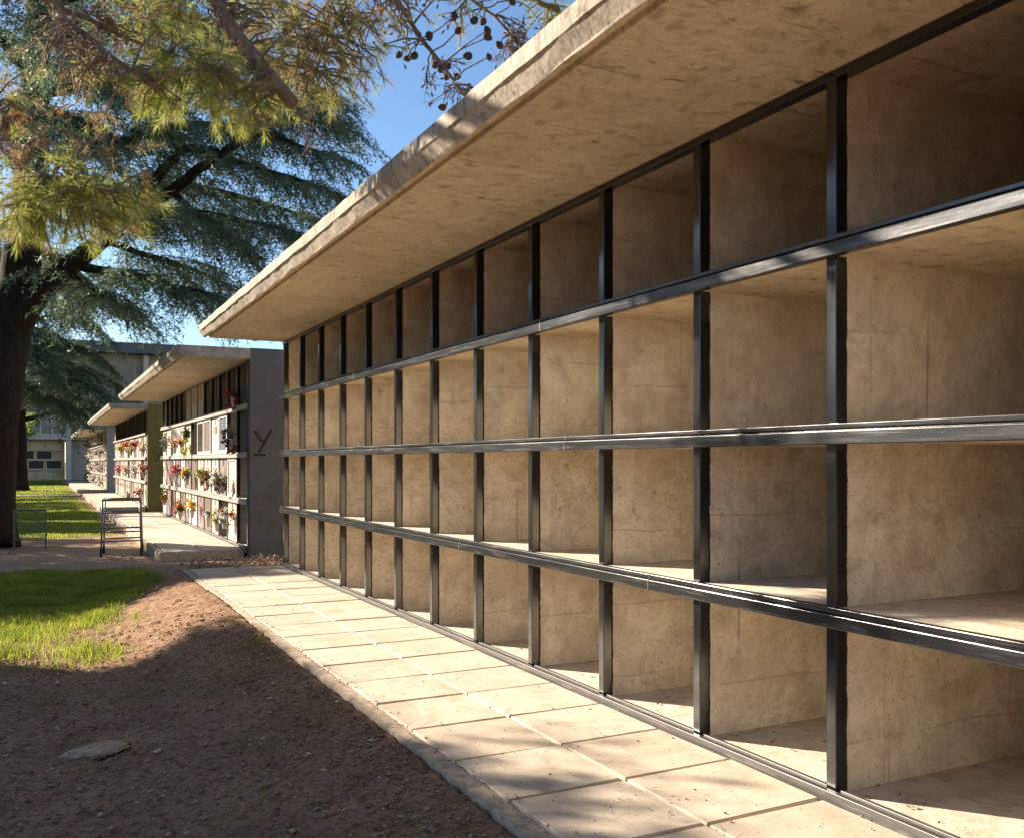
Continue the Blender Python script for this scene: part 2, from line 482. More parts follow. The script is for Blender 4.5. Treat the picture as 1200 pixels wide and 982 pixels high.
block1, _ = niche_block(2.697 - 8 * CW, 19, 'long nearest block of empty open concrete niches with black metal bars', M['metal'], M['rail'], M['grey_wall'], 'near', False)
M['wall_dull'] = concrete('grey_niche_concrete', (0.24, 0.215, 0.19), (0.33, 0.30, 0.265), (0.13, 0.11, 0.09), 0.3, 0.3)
Y2, Y3, Y4 = 14.43, 29.6, 48.6
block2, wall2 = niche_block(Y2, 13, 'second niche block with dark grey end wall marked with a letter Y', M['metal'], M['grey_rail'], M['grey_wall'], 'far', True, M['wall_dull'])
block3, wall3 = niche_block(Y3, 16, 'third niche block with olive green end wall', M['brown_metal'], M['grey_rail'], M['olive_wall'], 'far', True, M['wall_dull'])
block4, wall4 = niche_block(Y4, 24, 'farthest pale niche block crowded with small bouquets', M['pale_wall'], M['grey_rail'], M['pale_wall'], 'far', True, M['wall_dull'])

def letter_y(yw, parent, mat, x0=2.89, s=1.0, zc=.145, bar=True):
    """a capital Y of three strokes, 12 mm proud of the wall"""
    b = MB()
    def stroke(xa, za, xb, zb, w):
        dx, dz = xb - xa, zb - za; L = math.hypot(dx, dz); nx, nz = -dz / L * w / 2, dx / L * w / 2
        q = [(xa + nx, za + nz), (xa - nx, za - nz), (xb - nx, zb - nz), (xb + nx, zb + nz)]
        y0, y1 = yw - .012, yw + .01
        b.add([(x, y0, z) for x, z in q] + [(x, y1, z) for x, z in q], [(0, 1, 2, 3), (7, 6, 5, 4), (0, 4, 5, 1), (1, 5, 6, 2), (2, 6, 7, 3), (3, 7, 4, 0)])
    z0 = EYE + zc
    stroke(x0 + .05 * s, z0, x0 + .235 * s, z0 + .34 * s, .036 * s)
    b2 = b
    stroke(x0 - .01 * s, z0 + .325 * s, x0 + .098 * s, z0 + .165 * s, .040 * s)
    b.build('letter', mat, parent)
    if bar:
        c = MB(); c.box(x0 - .03, x0 + .15, yw - .012, yw + .01, z0 - .055, z0 - .022)
        c.build('bar', mat, parent)
letter_y(Y2 - .15, wall2, M['letter'])
letter_y(Y3 - .15, wall3, M['olive_letter'], 2.99, 1.0, .0, False)

# welded joints where lengths of rail meet
for z, ys in zip(Z_RAIL, ((5.05, 8.9), (4.75, 8.2), (3.9, 6.3, 9.7))):
    for y in ys:
        b = MB()
        b.box(XF - .0485, XF - .012, y, y + .011, z - .0425, z + .0135)
        b.box(XF - .0405, XF - .012, y - .002, y + .009, z + .0185, z + .0425)
        b.box(XF - .034, XF - .012, y + .001, y + .008, z + .0136, z + .0184)
        b.build('weld_seam', M['channel'], block1, 0.003)

# pegs of white mortar left under the lowest shelf of the near block
for px, py in ((659, 671), (741, 691), (1135, 772)):
    p = on_front(px, py, XF + .10)
    b = MB(); b.tube([(p.x, p.y, Z_RAIL[2] - .034), (p.x + .004, p.y, Z_RAIL[2] - .046), (p.x + .012, p.y + .004, Z_RAIL[2] - .056)], [.014, .012, .004], 7)
    b.build('mortar_lump', flat('white_mortar', (.7, .68, .62)), block1)

# plaques closing the niches of the farther blocks
PL = {
 'w': flat('white_marble', (.50, .47, .42), .4, .2), 'c': flat('cream_stone', (.54, .46, .35), .5, .15), 't': flat('tan_stone', (.46, .36, .27), .6, .15),
 'm': flat('mauve_granite', (.25, .19, .20), .35, .25, 40), 'b': flat('blue_grey_granite', (.17, .19, .24), .25, .2, 30), 'd': flat('dark_granite', (.05, .042, .045), .2, .3, 40),
 'g': flat('pale_green_marble', (.46, .50, .45), .4, .15), 'r': flat('brown_granite', (.15, .10, .09), .4, .3, 30), 'f': flat('white_frame', (.62, .60, .56), .4, .08), 'n': flat('bronze_plate', (.30, .22, .12), .35, .2)}
def plaque(parent, y0, c, row, code):
    ya, yb = y0 + c * CW + .055, y0 + (c + 1) * CW - .002
    za = (Z_RAIL[0] + .037, Z_RAIL[1] + .037, Z_RAIL[2] + .037, Z_FL + .02)[row]
    zb = (Z_CEIL - .037, Z_RAIL[0] - .037, Z_RAIL[1] - .037, Z_RAIL[2] - .037)[row]
    framed = code[0].isupper(); k = code[0].lower()
    b = MB(); b.box(XF + .014, XF + .04, ya, yb, za, zb)
    o = b.build('niche_plaque', PL[k], parent, .002)
    if framed:
        f = MB(); w = .055
        f.box(XF - .001, XF + .0135, ya + .004, ya + w, za + .003, zb - .003); f.box(XF - .001, XF + .0135, yb - w, yb - .004, za + .003, zb - .003)
        f.box(XF - .003, XF + .0135, ya + w, yb - w, zb - w, zb - .004); f.box(XF - .003, XF + .0135, ya + w, yb - w, za + .004, za + w)
        f.build('frame', PL['f'], o)
    if k in 'wcgtm' and not framed:
        f = MB(); cy = (ya + yb) / 2
        f.box(XF + .006, XF + .0138, cy - .16, cy + .16, zb - .30, zb - .17)
        f.box(XF + .004, XF + .0138, cy - .012, cy + .012, zb - .14, zb - .04); f.box(XF + .0052, XF + .0138, cy - .04, cy + .04, zb - .09, zb - .068)
        f.build('nameplate', PL['n'], o)
B2 = ['.....tct.....', '..BgRD.tTWTcw', '.Tmwctrmwmtmc', '.c.trmwwmtrmw']
for r_, row in enumerate(B2):
    for c_, code in enumerate(row):
        if code != '.': plaque(block2, Y2, c_, r_, code)
B3 = ['...............t', 'wmcwrtcdwcmmwtcw', 'm.wcrmwdcwtwrwmw', 'cdtgwmrcwmtwcmwm']
for r_, row in enumerate(B3):
    for c_, code in enumerate(row):
        if code != '.': plaque(block3, Y3, c_, r_, code)
B4 = ['..t..c.t...m..c..t...c..', 'wcmwtcw.cmwdtcw.wcmwtcwc', 'cmwdtcmwc.wmdcwtcwmwcdcc', 'mwcdtwc.mcwdwtcmwcdwctcc']
for r_, row in enumerate(B4):
    for c_, code in enumerate(row):
        if code != '.': plaque(block4, Y4, c_, r_, code)

# ------------------------------------------------------------------ bouquets hung on the plaques
FC = {'red': (.55, .02, .03), 'magenta': (.75, .03, .22), 'yellow': (.85, .55, .02), 'cream': (.80, .74, .55), 'white': (.85, .84, .80), 'dried': (.16, .075, .04), 'orange': (.80, .20, .03),
      'pink': (.80, .28, .34), 'lime': (.50, .58, .06), 'peach': (.80, .42, .26), 'pale': (.62, .58, .54), 'violet': (.25, .12, .30), 'rust': (.32, .10, .05)}
FM = {k: foliage('petals_' + k, [tuple(x * .75 for x in v), v, tuple(min(1, x * 1.2) for x in v)], .3, .6, 8) for k, v in {a_: tuple(.8 * x + .2 * (sum(v_) / 3) for x in v_) for a_, v_ in FC.items()}.items()}
M['leaf'] = foliage('bouquet_leaves', [(.03, .07, .015), (.06, .12, .03), (.10, .15, .05)], .3)
M['vase'] = flat('vase_metal', (.45, .43, .40), .35, .2)
def bouquet(p, cols, size, label, group='bouquets on the niche blocks', leaf=.5, vase=True, hang=0):
    size *= .85
    root = empty('flower_bouquet', p, label, 'bouquet', group)
    P = np.array(p)
    nb = max(6, int(9 + size * 40))
    cen = P + RNG.normal(size=(nb, 3)) * np.array([.16, .21, .20]) * size + np.array([-.02, 0, size * .12])
    if hang: cen[:, 2] -= RNG.random(nb) * hang
    cidx = RNG.integers(0, len(cols), nb)
    tr, mi = [], []
    for i in range(nb):
        m = 26
        d = RNG.normal(size=(m, 3)); d[:, 2] += .2
        tr.append(blades(cen[i] + unit(d) * .008, d, RNG.uniform(.03, .06, m) * (0.6 + size), RNG.uniform(.025, .045, m) * (0.6 + size)))
        mi.append(np.full(m, cidx[i]))
    tri_mesh('blossoms', np.concatenate(tr), [FM[c] for c in cols], root, np.concatenate(mi))
    m = int(110 * leaf) + 12
    b0 = np.repeat(P[None], m, 0) + RNG.normal(size=(m, 3)) * np.array([.13, .20, .2]) * size
    d = (b0 - P) + RNG.normal(size=(m, 3)) * .12
    tri_mesh('leaves', blades(b0, d, RNG.uniform(.06, .13, m) * (.5 + size), RNG.uniform(.015, .03, m)), M['leaf'], root)
    if vase:
        b = MB(); x, y, z = p
        b.tube([(x, y, z - .02), (x, y, z - .08), (x, y, z - .19), (x, y, z - .21)], [.05, .042, .030, .034], 10)
        b.build('vase', M['vase'], root, smooth=True)
    return root
XB = XF - .13
b2list = [
 (269, 462, ['red'], .30, 'red bouquet in the open top niche of the second block', .3, True, .25),
 (271, 512, ['dried', 'rust'], .34, 'dry brown bouquet on the dark niche below the top rail', .4, True, .3),
 (263, 508, ['white'], .10, 'tiny white flower on the blue grey plaque', .2, False, 0),
 (218, 508, ['lime'], .26, 'green ivy trailing over a plaque from the upper rail', 2.2, False, .45),
 (193, 519, ['cream', 'white'], .34, 'cream bouquet at the far end of the second block, upper row', .8, True, 0),
 (205, 520, ['peach'], .20, 'small peach bouquet between white frames in the upper row', .3, True, 0),
 (213, 519, ['peach', 'orange'], .22, 'orange and peach bouquet right of the small peach one', .3, True, 0),
 (207, 552, ['magenta', 'red'], .36, 'large magenta bouquet in the middle row of the second block', .3, True, .08),
 (219, 556, ['lime', 'yellow'], .28, 'lime yellow bouquet beside the large magenta one', .8, True, 0),
 (236, 556, ['cream', 'lime'], .26, 'pale cream bouquet left of the rust brown one', .6, True, 0),
 (243, 559, ['rust', 'dried', 'orange'], .34, 'rust brown bouquet on a cream plaque in the middle row', .5, True, .1),
 (253, 561, ['pale', 'white'], .28, 'greyish white bouquet right of the rust brown one', .4, True, 0),
 (261, 563, ['dried'], .30, 'withered dark brown bouquet in the middle row', .5, True, .15),
 (193, 581, ['yellow'], .30, 'yellow bouquet at the far lower end of the second block', .3, True, .1),
 (211, 596, ['red', 'lime', 'orange'], .30, 'green bouquet with red blooms in the lowest row', 1.4, True, 0),
 (225, 594, ['yellow'], .36, 'bright yellow bouquet on a white plaque near the path', .3, True, 0),
 (254, 608, ['cream', 'lime'], .26, 'cream green bouquet in the lowest row left of the red one', .9, True, 0),
 (263, 604, ['white', 'pale', 'red'], .38, 'large white bouquet with red roses near the grey end wall', .8, True, .08),
 (244, 603, ['pale'], .14, 'small grey white bouquet low on a mauve plaque', .4, True, 0)]
for px, py, cols, sz, lab, lf, vs_, hg in b2list:
    p = on_front(px, py, XB)
    if 'open top niche' in lab: p.x = XF - .07
    bouquet(p, cols, sz, lab, 'bouquets on the second niche block', lf, vs_, hg)
b3list = [
 (168.5, 551, ['peach', 'red'], .42, 'peach and red bouquet beside the olive end wall', .4),
 (168, 525, ['cream', 'peach'], .36, 'cream bouquet in the upper row beside the olive wall', .4),
 (157.5, 522, ['red', 'magenta'], .42, 'red bouquet in the upper row of the third block', .3),
 (153.5, 526, ['yellow', 'cream'], .34, 'yellow bouquet between two red ones on the third block', .4),
 (148.5, 523, ['red', 'orange'], .44, 'orange red bouquet on the third block', .3),
 (142, 526, ['lime', 'yellow'], .44, 'lime bouquet left of the orange red one', .9),
 (139.5, 551, ['magenta', 'pink'], .42, 'magenta bouquet in the middle row of the third block', .3),
 (147.5, 551, ['peach', 'cream'], .40, 'peach bouquet in the middle row of the third block', .4),
 (158, 552, ['white', 'pale'], .40, 'white bouquet in the middle row of the third block', .4),
 (164, 577, ['pink', 'red', 'cream'], .40, 'pink bouquet in the lowest row beside the olive wall', .4),
 (150, 580, ['white', 'lime'], .30, 'white green bouquet in the lowest row of the third block', .5)]
for px, py, cols, sz, lab, lf in b3list:
    bouquet(on_front(px, py, XB), cols, sz, lab, 'bouquets on the third niche block', lf, True, 0)
g4 = 0
for i in range(70):
    y = Y4 + 1.0 + RNG.random() * 19.0
    row = RNG.integers(0, 4)
    z = (2.62, 1.92, 1.2, .5)[row] + RNG.uniform(-.12, .1)
    bright = y > Y4 + 13
    cc = [['pale', 'white'], ['white', 'violet'], ['pale'], ['cream', 'pale'], ['dried', 'pale']][RNG.integers(0, 5)] if not bright else [['cream', 'pink'], ['cream', 'lime'], ['yellow', 'cream'], ['pink', 'white']][RNG.integers(0, 4)]
    lab = 'sunny cream or pink bouquet at the far end of the farthest block' if bright else 'small pale bouquet on the crowded farthest niche block'
    bouquet(Vector((XB, y, z)), cc, .30 + RNG.random() * .14, lab, 'sunny bouquets on the far end' if bright else 'small bouquets on the farthest block', .5, False, .1)

# ------------------------------------------------------------------ paths
def tile_mat(name, a, b):
    t = NT(name)
    g = t.new('ShaderNodeNewGeometry'); p = t.pos()
    c = t.ramp(g.outputs['Random Per Island'], [(0, a), (1, b)])
    c = t.mix(t.ramp(t.noise(p, 3.2, 7, 0.7, 0.6), [(0.44, 0.0), (0.68, 0.75)]), c, tuple(x * .66 for x in a))
    c = t.mix(t.ramp(t.noise(p, 2.0, 4, 0.5, 1.0), [(0.55, 0.0), (0.75, 0.4)]), c, (.62, .56, .46))
    c = t.mix(t.ramp(t.noise(p, 42, 4, 0.7), [(0.62, 0.0), (0.70, 0.8)]), c, (.16, .11, .07))
    sm = t.noise(t.pos((3.2, 11, 1), (0, 0, .5)), 2.2, 5, .65, 1.2)
    c = t.mix(t.ramp(sm, [(.60, 0.0), (.70, .45)]), c, (.27, .20, .135))
    c = t.mix(t.ramp(t.noise(p, 19, 5, .7), [(.60, 0.0), (.69, .5)]), c, (.32, .235, .155))
    n = t.bump(t.noise(p, 6, 7, 0.6), .35, .012)
    n = t.bump(t.noise(p, 130, 3, 0.6), .3, .002, n)
    return t.fin(c, t.ramp(t.noise(p, 8, 4), [(.3, .55), (.7, .85)]), n, .35)
M['tile'] = tile_mat('concrete_tile', (.49, .41, .31), (.59, .50, .385))
M['mortar'] = flat('sandy_mortar', (.40, .315, .22), .95, .35, 22, .5)
def make_path(y0, y1, phase, z=.13):
    b = MB()
    x0, x1, xm, xk = 1.547, XF - .045, 2.178, 1.634
    rnd = random.Random(5)
    b.box(x0 + .012, x1 + .02, y0 + .006, y1 - .006, -.06, z - .014, 1)
    # kerb strip of mortar with a worn top
    y = y0
    while y < y1 - .05:
        yn = min(y + rnd.uniform(.9, 1.7), y1)
        j = lambda a: a + rnd.uniform(-.0025, .0025)
        vs = [(j(x0), y, -.06), (j(xk - .014), y, -.06), (j(xk - .014), yn, -.06), (j(x0), yn, -.06),
              (j(x0 + .006), y, z - .005), (j(xk - .014), y, z - .002), (j(xk - .014), yn, z - .002), (j(x0 + .006), yn, z - .005)]
        b.add(vs, [(0, 3, 2, 1), (4, 5, 6, 7), (0, 1, 5, 4), (1, 2, 6, 5), (2, 3, 7, 6), (3, 0, 4, 7)], 1)
        y = yn
    k0 = math.floor((y0 - phase) / .5416); k1 = math.ceil((y1 - phase) / .5416)
    for k in range(k0, k1):
        for (xa, xb) in ((xk, xm), (xm, x1)):
            ya, yb = max(phase + k * .5416, y0), min(phase + (k + 1) * .5416, y1)
            if yb - ya < .06: continue
            g = .010
            e = .003
            dz = rnd.uniform(-.003, .003); tx = rnd.uniform(-.002, .002); ty = rnd.uniform(-.002, .002)
            xa2, xb2, ya2, yb2 = xa + g + rnd.uniform(-.003, .003), xb - g + rnd.uniform(-.003, .003), ya + g + rnd.uniform(-.003, .003), yb - g + rnd.uniform(-.003, .003)
            zz = z + dz
            lo = [(xa2, ya2, z - .03), (xb2, ya2, z - .03), (xb2, yb2, z - .03), (xa2, yb2, z - .03)]
            md = [(xa2, ya2, zz - e - tx - ty), (xb2, ya2, zz - e + tx - ty), (xb2, yb2, zz - e + tx + ty), (xa2, yb2, zz - e - tx + ty)]
            up = [(xa2 + e, ya2 + e, zz - tx - ty), (xb2 - e, ya2 + e, zz + tx - ty), (xb2 - e, yb2 - e, zz + tx + ty), (xa2 + e, yb2 - e, zz - tx + ty)]
            fs = [(8, 9, 10, 11)]
            for i in range(4):
                i2 = (i + 1) % 4
                fs += [(i, i2, 4 + i2, 4 + i), (4 + i, 4 + i2, 8 + i2, 8 + i)]
            b.add(lo + md + up, fs, 0)
    o = b.build('path', [M['tile'], M['mortar']])
    return tag(o, kind='structure')
make_path(-5, 12.08, 4.347)
make_path(14.55, 25.9, 14.55)
make_path(29.5, 43.6, 29.5)
make_path(48.6, 70.5, 48.6)

# ------------------------------------------------------------------ ground
def n2(x, y, s, o=0.0): return mnoise.noise(Vector((x * s + o, y * s - o, o * 1.7)))
def sstep(a, b, x):
    t = min(max((x - a) / (b - a), 0), 1); return t * t * (3 - 2 * t)
def grass_density(x, y):
    w = n2(x, y, .9, 3.1) * .35 + n2(x, y, 3.0, 8.7) * .18
    # shaded lawn strip and sunny tuft in front of the bare mound
    right = 1.25 - .62 * (1 - sstep(9.3, 11.6, y))
    a = sstep(8.75, 9.35, y + w) * (1 - sstep(13.3, 14.1, y + w * 1.5)) * (1 - sstep(right - .35, right + .1, x + w * .5))
    b_ = sstep(7.2, 8.5, y + w * 1.2) * (1 - sstep(9.0, 9.6, y)) * (1 - sstep(.30, .85, x + w * 1.1)) * (.10 + .6 * sstep(-.05, .25, n2(x, y, 2.3, 31)))
    c = sstep(19.6, 21.0, y + w * 2) * (1 - sstep(1.15, 1.5, x))
    l = (1 - sstep(-4.2, -2.6, x + w * 2)) * sstep(2, 6, y) * .9
    g = max(a, b_, c, l)
    g = max(g, .16 * sstep(.0, .3, n2(x, y, 1.3, 21)) * (1 - sstep(7.5, 8.5, y)))
    if x > 1.5: g = 0 if y < 95 else .6
    return g
def ground_z(x, y):
    near = 1 - sstep(12.0, 14.5, y)
    m = sstep(.15, 1.45, x) * .108 * near + sstep(1.2, 1.52, x) * .016 * near
    m += math.exp(-((x - 1.25) / .45) ** 2 - ((y - 9.4) / 1.7) ** 2) * .035
    m += n2(x, y, .55, 2.2) * .022
    m -= .03 * math.exp(-((x - .5) / .6) ** 2 - ((y - 7.6) / 1.2) ** 2)
    return m - .012
def ground():
    def axis(a, b, fine, lo, hi, grow=1.25):
        v = list(np.arange(a, b + 1e-6, fine)); s = fine; x = v[-1]
        while x < hi: s *= grow; x += s; v.append(x)
        s = fine; x = v[0]; w = []
        while x > lo: s *= grow; x -= s; w.append(x)
        return np.array(w[::-1] + v)
    xs = axis(-1.3, 1.62, .022, -1500, 1500)
    ys = list(np.arange(2.2, 9.0, .024)); y = ys[-1]; s = .024
    while y < 3000: s *= 1.018 if y < 30 else 1.2; y += s; ys.append(y)
    w = []; y = 2.2; s = .03
    while y > -1500: s *= 1.3; y -= s; w.append(y)
    ys = np.array(w[::-1] + ys)
    nx, ny = len(xs), len(ys)
    co = np.zeros((ny, nx, 3), np.float32); gd = np.zeros((ny, nx), np.float32)
    for j, y in enumerate(ys):
        for i, x in enumerate(xs):
            z = ground_z(x, y) if -20 < x < 8 and -5 < y < 90 else -.012
            if x > 1.56: z = min(z, .02)
            g = grass_density(x, y) if (-40 < x < 8 and -10 < y < 95) else .6
            if -1.5 < x < 1.62 and 2 < y < 16 and g < .9:
                k = (1 - g)
                v = Vector((x, y, 0))
                z += k * (mnoise.fractal(v * 9.0, 0.6, 2.1, 5) * .013 + max(0, mnoise.noise(v * 21 + Vector((3, 1, 0)))) ** 2 * .028 + mnoise.noise(v * 40) * .006)
                if 7.5 < y < 12 and x > .5: z += k * mnoise.noise(Vector((x * 5 + y * 3, y * 16, 4))) * .008
            co[j, i] = (x, y, z); gd[j, i] = g
    me = bpy.data.meshes.new('ground')
    me.vertices.add(nx * ny); me.vertices.foreach_set('co', co.reshape(-1))
    idx = np.arange(nx * ny).reshape(ny, nx)
    q = np.stack([idx[:-1, :-1], idx[:-1, 1:], idx[1:, 1:], idx[1:, :-1]], -1).reshape(-1, 4)
    me.loops.add(q.size); me.loops.foreach_set('vertex_index', q.reshape(-1).astype(np.int32))
    me.polygons.add(len(q)); me.polygons.foreach_set('loop_start', np.arange(0, q.size, 4, dtype=np.int32))
    me.update(calc_edges=True)
    at_ = me.attributes.new('turf', 'FLOAT', 'POINT'); at_.data.foreach_set('value', gd.reshape(-1))
    t = NT('earth_and_turf')
    p = t.pos()
    a = t.new('ShaderNodeAttribute', attribute_name='turf')
    c = t.ramp(t.noise(p, 2.2, 8, .68, .3), [(.3, (.23, .13, .075)), (.55, (.37, .22, .128)), (.75, (.47, .295, .18))])
    c = t.mix(t.ramp(t.noise(p, 30, 5, .7), [(.47, 0.0), (.64, .85)]), c, (.105, .064, .040))
    c = t.mix(t.ramp(t.noise(p, 48, 6, .8), [(.50, 0.0), (.66, .8)]), c, (.09, .056, .036))
    c = t.mix(t.ramp(t.noise(t.pos((1, 2.2, 1)), 60, 4, .7), [(.56, 0.0), (.68, .6)]), c, (.48, .35, .24))
    c = t.mix(t.ramp(t.noise(p, 75, 3, .7), [(.64, 0.0), (.72, .7)]), c, (.40, .32, .25))
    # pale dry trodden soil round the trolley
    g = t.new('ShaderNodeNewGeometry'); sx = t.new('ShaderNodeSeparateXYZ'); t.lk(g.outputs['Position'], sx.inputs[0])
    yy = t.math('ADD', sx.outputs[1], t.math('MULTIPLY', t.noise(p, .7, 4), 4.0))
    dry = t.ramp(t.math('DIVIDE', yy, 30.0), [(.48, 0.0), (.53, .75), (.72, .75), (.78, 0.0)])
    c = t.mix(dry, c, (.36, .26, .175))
    gc = t.ramp(t.noise(p, 5, 6, .7), [(.3, (.028, .045, .012)), (.7, (.075, .105, .025))])
    fac = t.math('MULTIPLY', a.outputs['Fac'], t.ramp(t.noise(p, 14, 5, .7), [(.25, .6), (.6, 1.0)]))
    c = t.mix(fac, c, gc)
    n = t.bump(t.noise(p, 34, 8, .75), .8, .016)
    n = t.bump(t.noise(p, 110, 4, .7), .5, .006, n)
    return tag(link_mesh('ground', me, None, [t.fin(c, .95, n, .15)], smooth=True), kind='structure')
GROUND = ground()

# narrow pale cross path over the far lawn
b = MB(); b.box(-14, 1.52, 43.9, 44.7, -.05, .035)
tag(b.build('cross_path', flat('pale_cross_path', (.5, .42, .35), .9, .2, 6)), kind='structure')

# ------------------------------------------------------------------ grass, debris
M['grass'] = foliage('grass_blades', [(.11, .165, .015), (.24, .31, .025), (.42, .44, .06)], .58, .6, 2.2)
M['dry_grass'] = foliage('dry_grass', [(.28, .22, .11), (.40, .32, .17)], .3, .7)
def grass():
    tr, dry = [], []
    def field(x0, x1, y0, y1, dens, hmin, hmax, wid):
        n = int((x1 - x0) * (y1 - y0) * dens)
        xy = np.column_stack([RNG.uniform(x0, x1, n), RNG.uniform(y0, y1, n)])
        keep = np.array([RNG.random() < grass_density(x, y) * (.55 + .9 * max(0, n2(x, y, 5.0, 4) + .35)) for x, y in xy], bool)
        xy = xy[keep]; n = len(xy)
        if n == 0: return
        z = np.array([ground_z(x, y) for x, y in xy]) - .004
        p = np.column_stack([xy, z])
        sc = np.array([1 + .7 * n2(x, y, 1.7, 12) for x, y in xy])
        h = RNG.uniform(hmin, hmax, n) * sc
        d = np.column_stack([RNG.normal(0, .42, n), RNG.normal(0, .42, n), np.ones(n)])
        d = unit(d)
        w = RNG.uniform(.6, 1.3, n) * wid
        a = RNG.uniform(0, math.pi, n)
        s = np.column_stack([np.cos(a), np.sin(a), np.zeros(n)]) * (w[:, None] / 2)
        mid = p + d * (h * .55)[:, None]
        d2 = unit(d + np.column_stack([RNG.normal(0, .5, n), RNG.normal(0, .5, n), -.15 * np.ones(n)]))
        tip = mid + d2 * (h * .5)[:, None]
        t1 = np.stack([p - s, p + s, mid + s * .75], 1); t2 = np.stack([p - s, mid + s * .75, mid - s * .75], 1); t3 = np.stack([mid - s * .75, mid + s * .75, tip], 1)
        isdry = RNG.random(n) < .05
        for T in (t1, t2, t3): tr.append(T[~isdry]); dry.append(T[isdry])
    field(-1.2, 1.5, 6.9, 9.6, 9000, .03, .12, .006)
    field(-1.2, 1.6, 9.4, 14.2, 5200, .03, .075, .009)
    field(-1.2, 1.5, 2.3, 7.0, 3000, .015, .05, .005)
    field(-2.2, 1.6, 19.0, 34, 900, .02, .06, .014)
    field(-3.5, 1.6, 34, 82, 150, .03, .08, .03)
    field(-7, -1.2, 4, 30, 180, .04, .10, .02)
    g = tri_mesh('grass', np.concatenate(tr + dry), [M['grass'], M['dry_grass']], None, np.concatenate([np.zeros(sum(len(a) for a in tr)), np.ones(sum(len(a) for a in dry))]))
    tag(g, 'short green grass in patches on the dirt and lawn', 'grass', kind='stuff')
grass()

def pebbles():
    base = np.array([(1, 0, 0), (-1, 0, 0), (0, 1, 0), (0, -1, 0), (0, 0, .8), (0, 0, -.8)], float)
    fc = np.array([(0, 2, 4), (2, 1, 4), (1, 3, 4), (3, 0, 4), (2, 0, 5), (1, 2, 5), (3, 1, 5), (0, 3, 5)])
    n = 11000
    x = RNG.uniform(-.7, 1.5, n); y = 2.3 + RNG.random(n) ** 1.5 * 6.2
    x = np.where(RNG.random(n) < .25, 1.5 - np.abs(RNG.normal(0, .28, n)), x)
    s = .0025 + RNG.random(n) ** 5 * .016
    k = n // 9                                   # soil crumbs trodden onto the paving, most of them by the kerb and in the joints
    x[:k] = np.where(RNG.random(k) < .6, 1.60 + np.abs(RNG.normal(0, .05, k)), RNG.uniform(1.6, 2.75, k)); y[:k] = RNG.uniform(2.2, 11.8, k); s[:k] = .0018 + RNG.random(k) ** 3 * .006
    tr = []
    for i in range(n):
        v = (base + RNG.normal(0, .25, (6, 3))) * s[i] * np.array([1, 1, .7])
        a = RNG.uniform(0, 6.28); c, q = math.cos(a), math.sin(a)
        v = v @ np.array([[c, -q, 0], [q, c, 0], [0, 0, 1]])
        v += (x[i], y[i], (ground_z(x[i], y[i]) + .004 if x[i] < 1.55 else .131) + s[i] * .3)
        tr.append(v[fc])
    t = NT('clods_and_pebbles')
    g = t.new('ShaderNodeNewGeometry')
    c = t.ramp(g.outputs['Random Per Island'], [(0, (.20, .125, .08)), (.6, (.33, .21, .135)), (.93, (.40, .28, .19)), (.96, (.50, .41, .32)), (1, (.62, .55, .47))])
    n_ = t.bump(t.noise(t.pos(), 90, 4, .7), .5, .004)
    m = t.fin(c, .95, n_, .15)
    me_tr = np.concatenate(tr)
    # welded per stone so that each stone is one island
    k = len(tr); me = bpy.data.meshes.new('pebbles')
    vv = me_tr.reshape(k, 8, 3, 3)
    verts = np.zeros((k, 6, 3), np.float32)
    for f in range(8):
        for c_ in range(3): verts[:, fc[f, c_]] = vv[:, f, c_]
    faces = (np.arange(k)[:, None, None] * 6 + fc[None]).reshape(-1, 3)
    me.vertices.add(k * 6); me.vertices.foreach_set('co', verts.reshape(-1))
    me.loops.add(faces.size); me.loops.foreach_set('vertex_index', faces.reshape(-1).astype(np.int32))
    me.polygons.add(len(faces)); me.polygons.foreach_set('loop_start', np.arange(0, faces.size, 3, dtype=np.int32))
    me.update(calc_edges=True)
    tag(link_mesh('pebbles', me, None, [m]), 'scattered clods and pebbles on the bare earth', 'pebbles', kind='stuff')
pebbles()

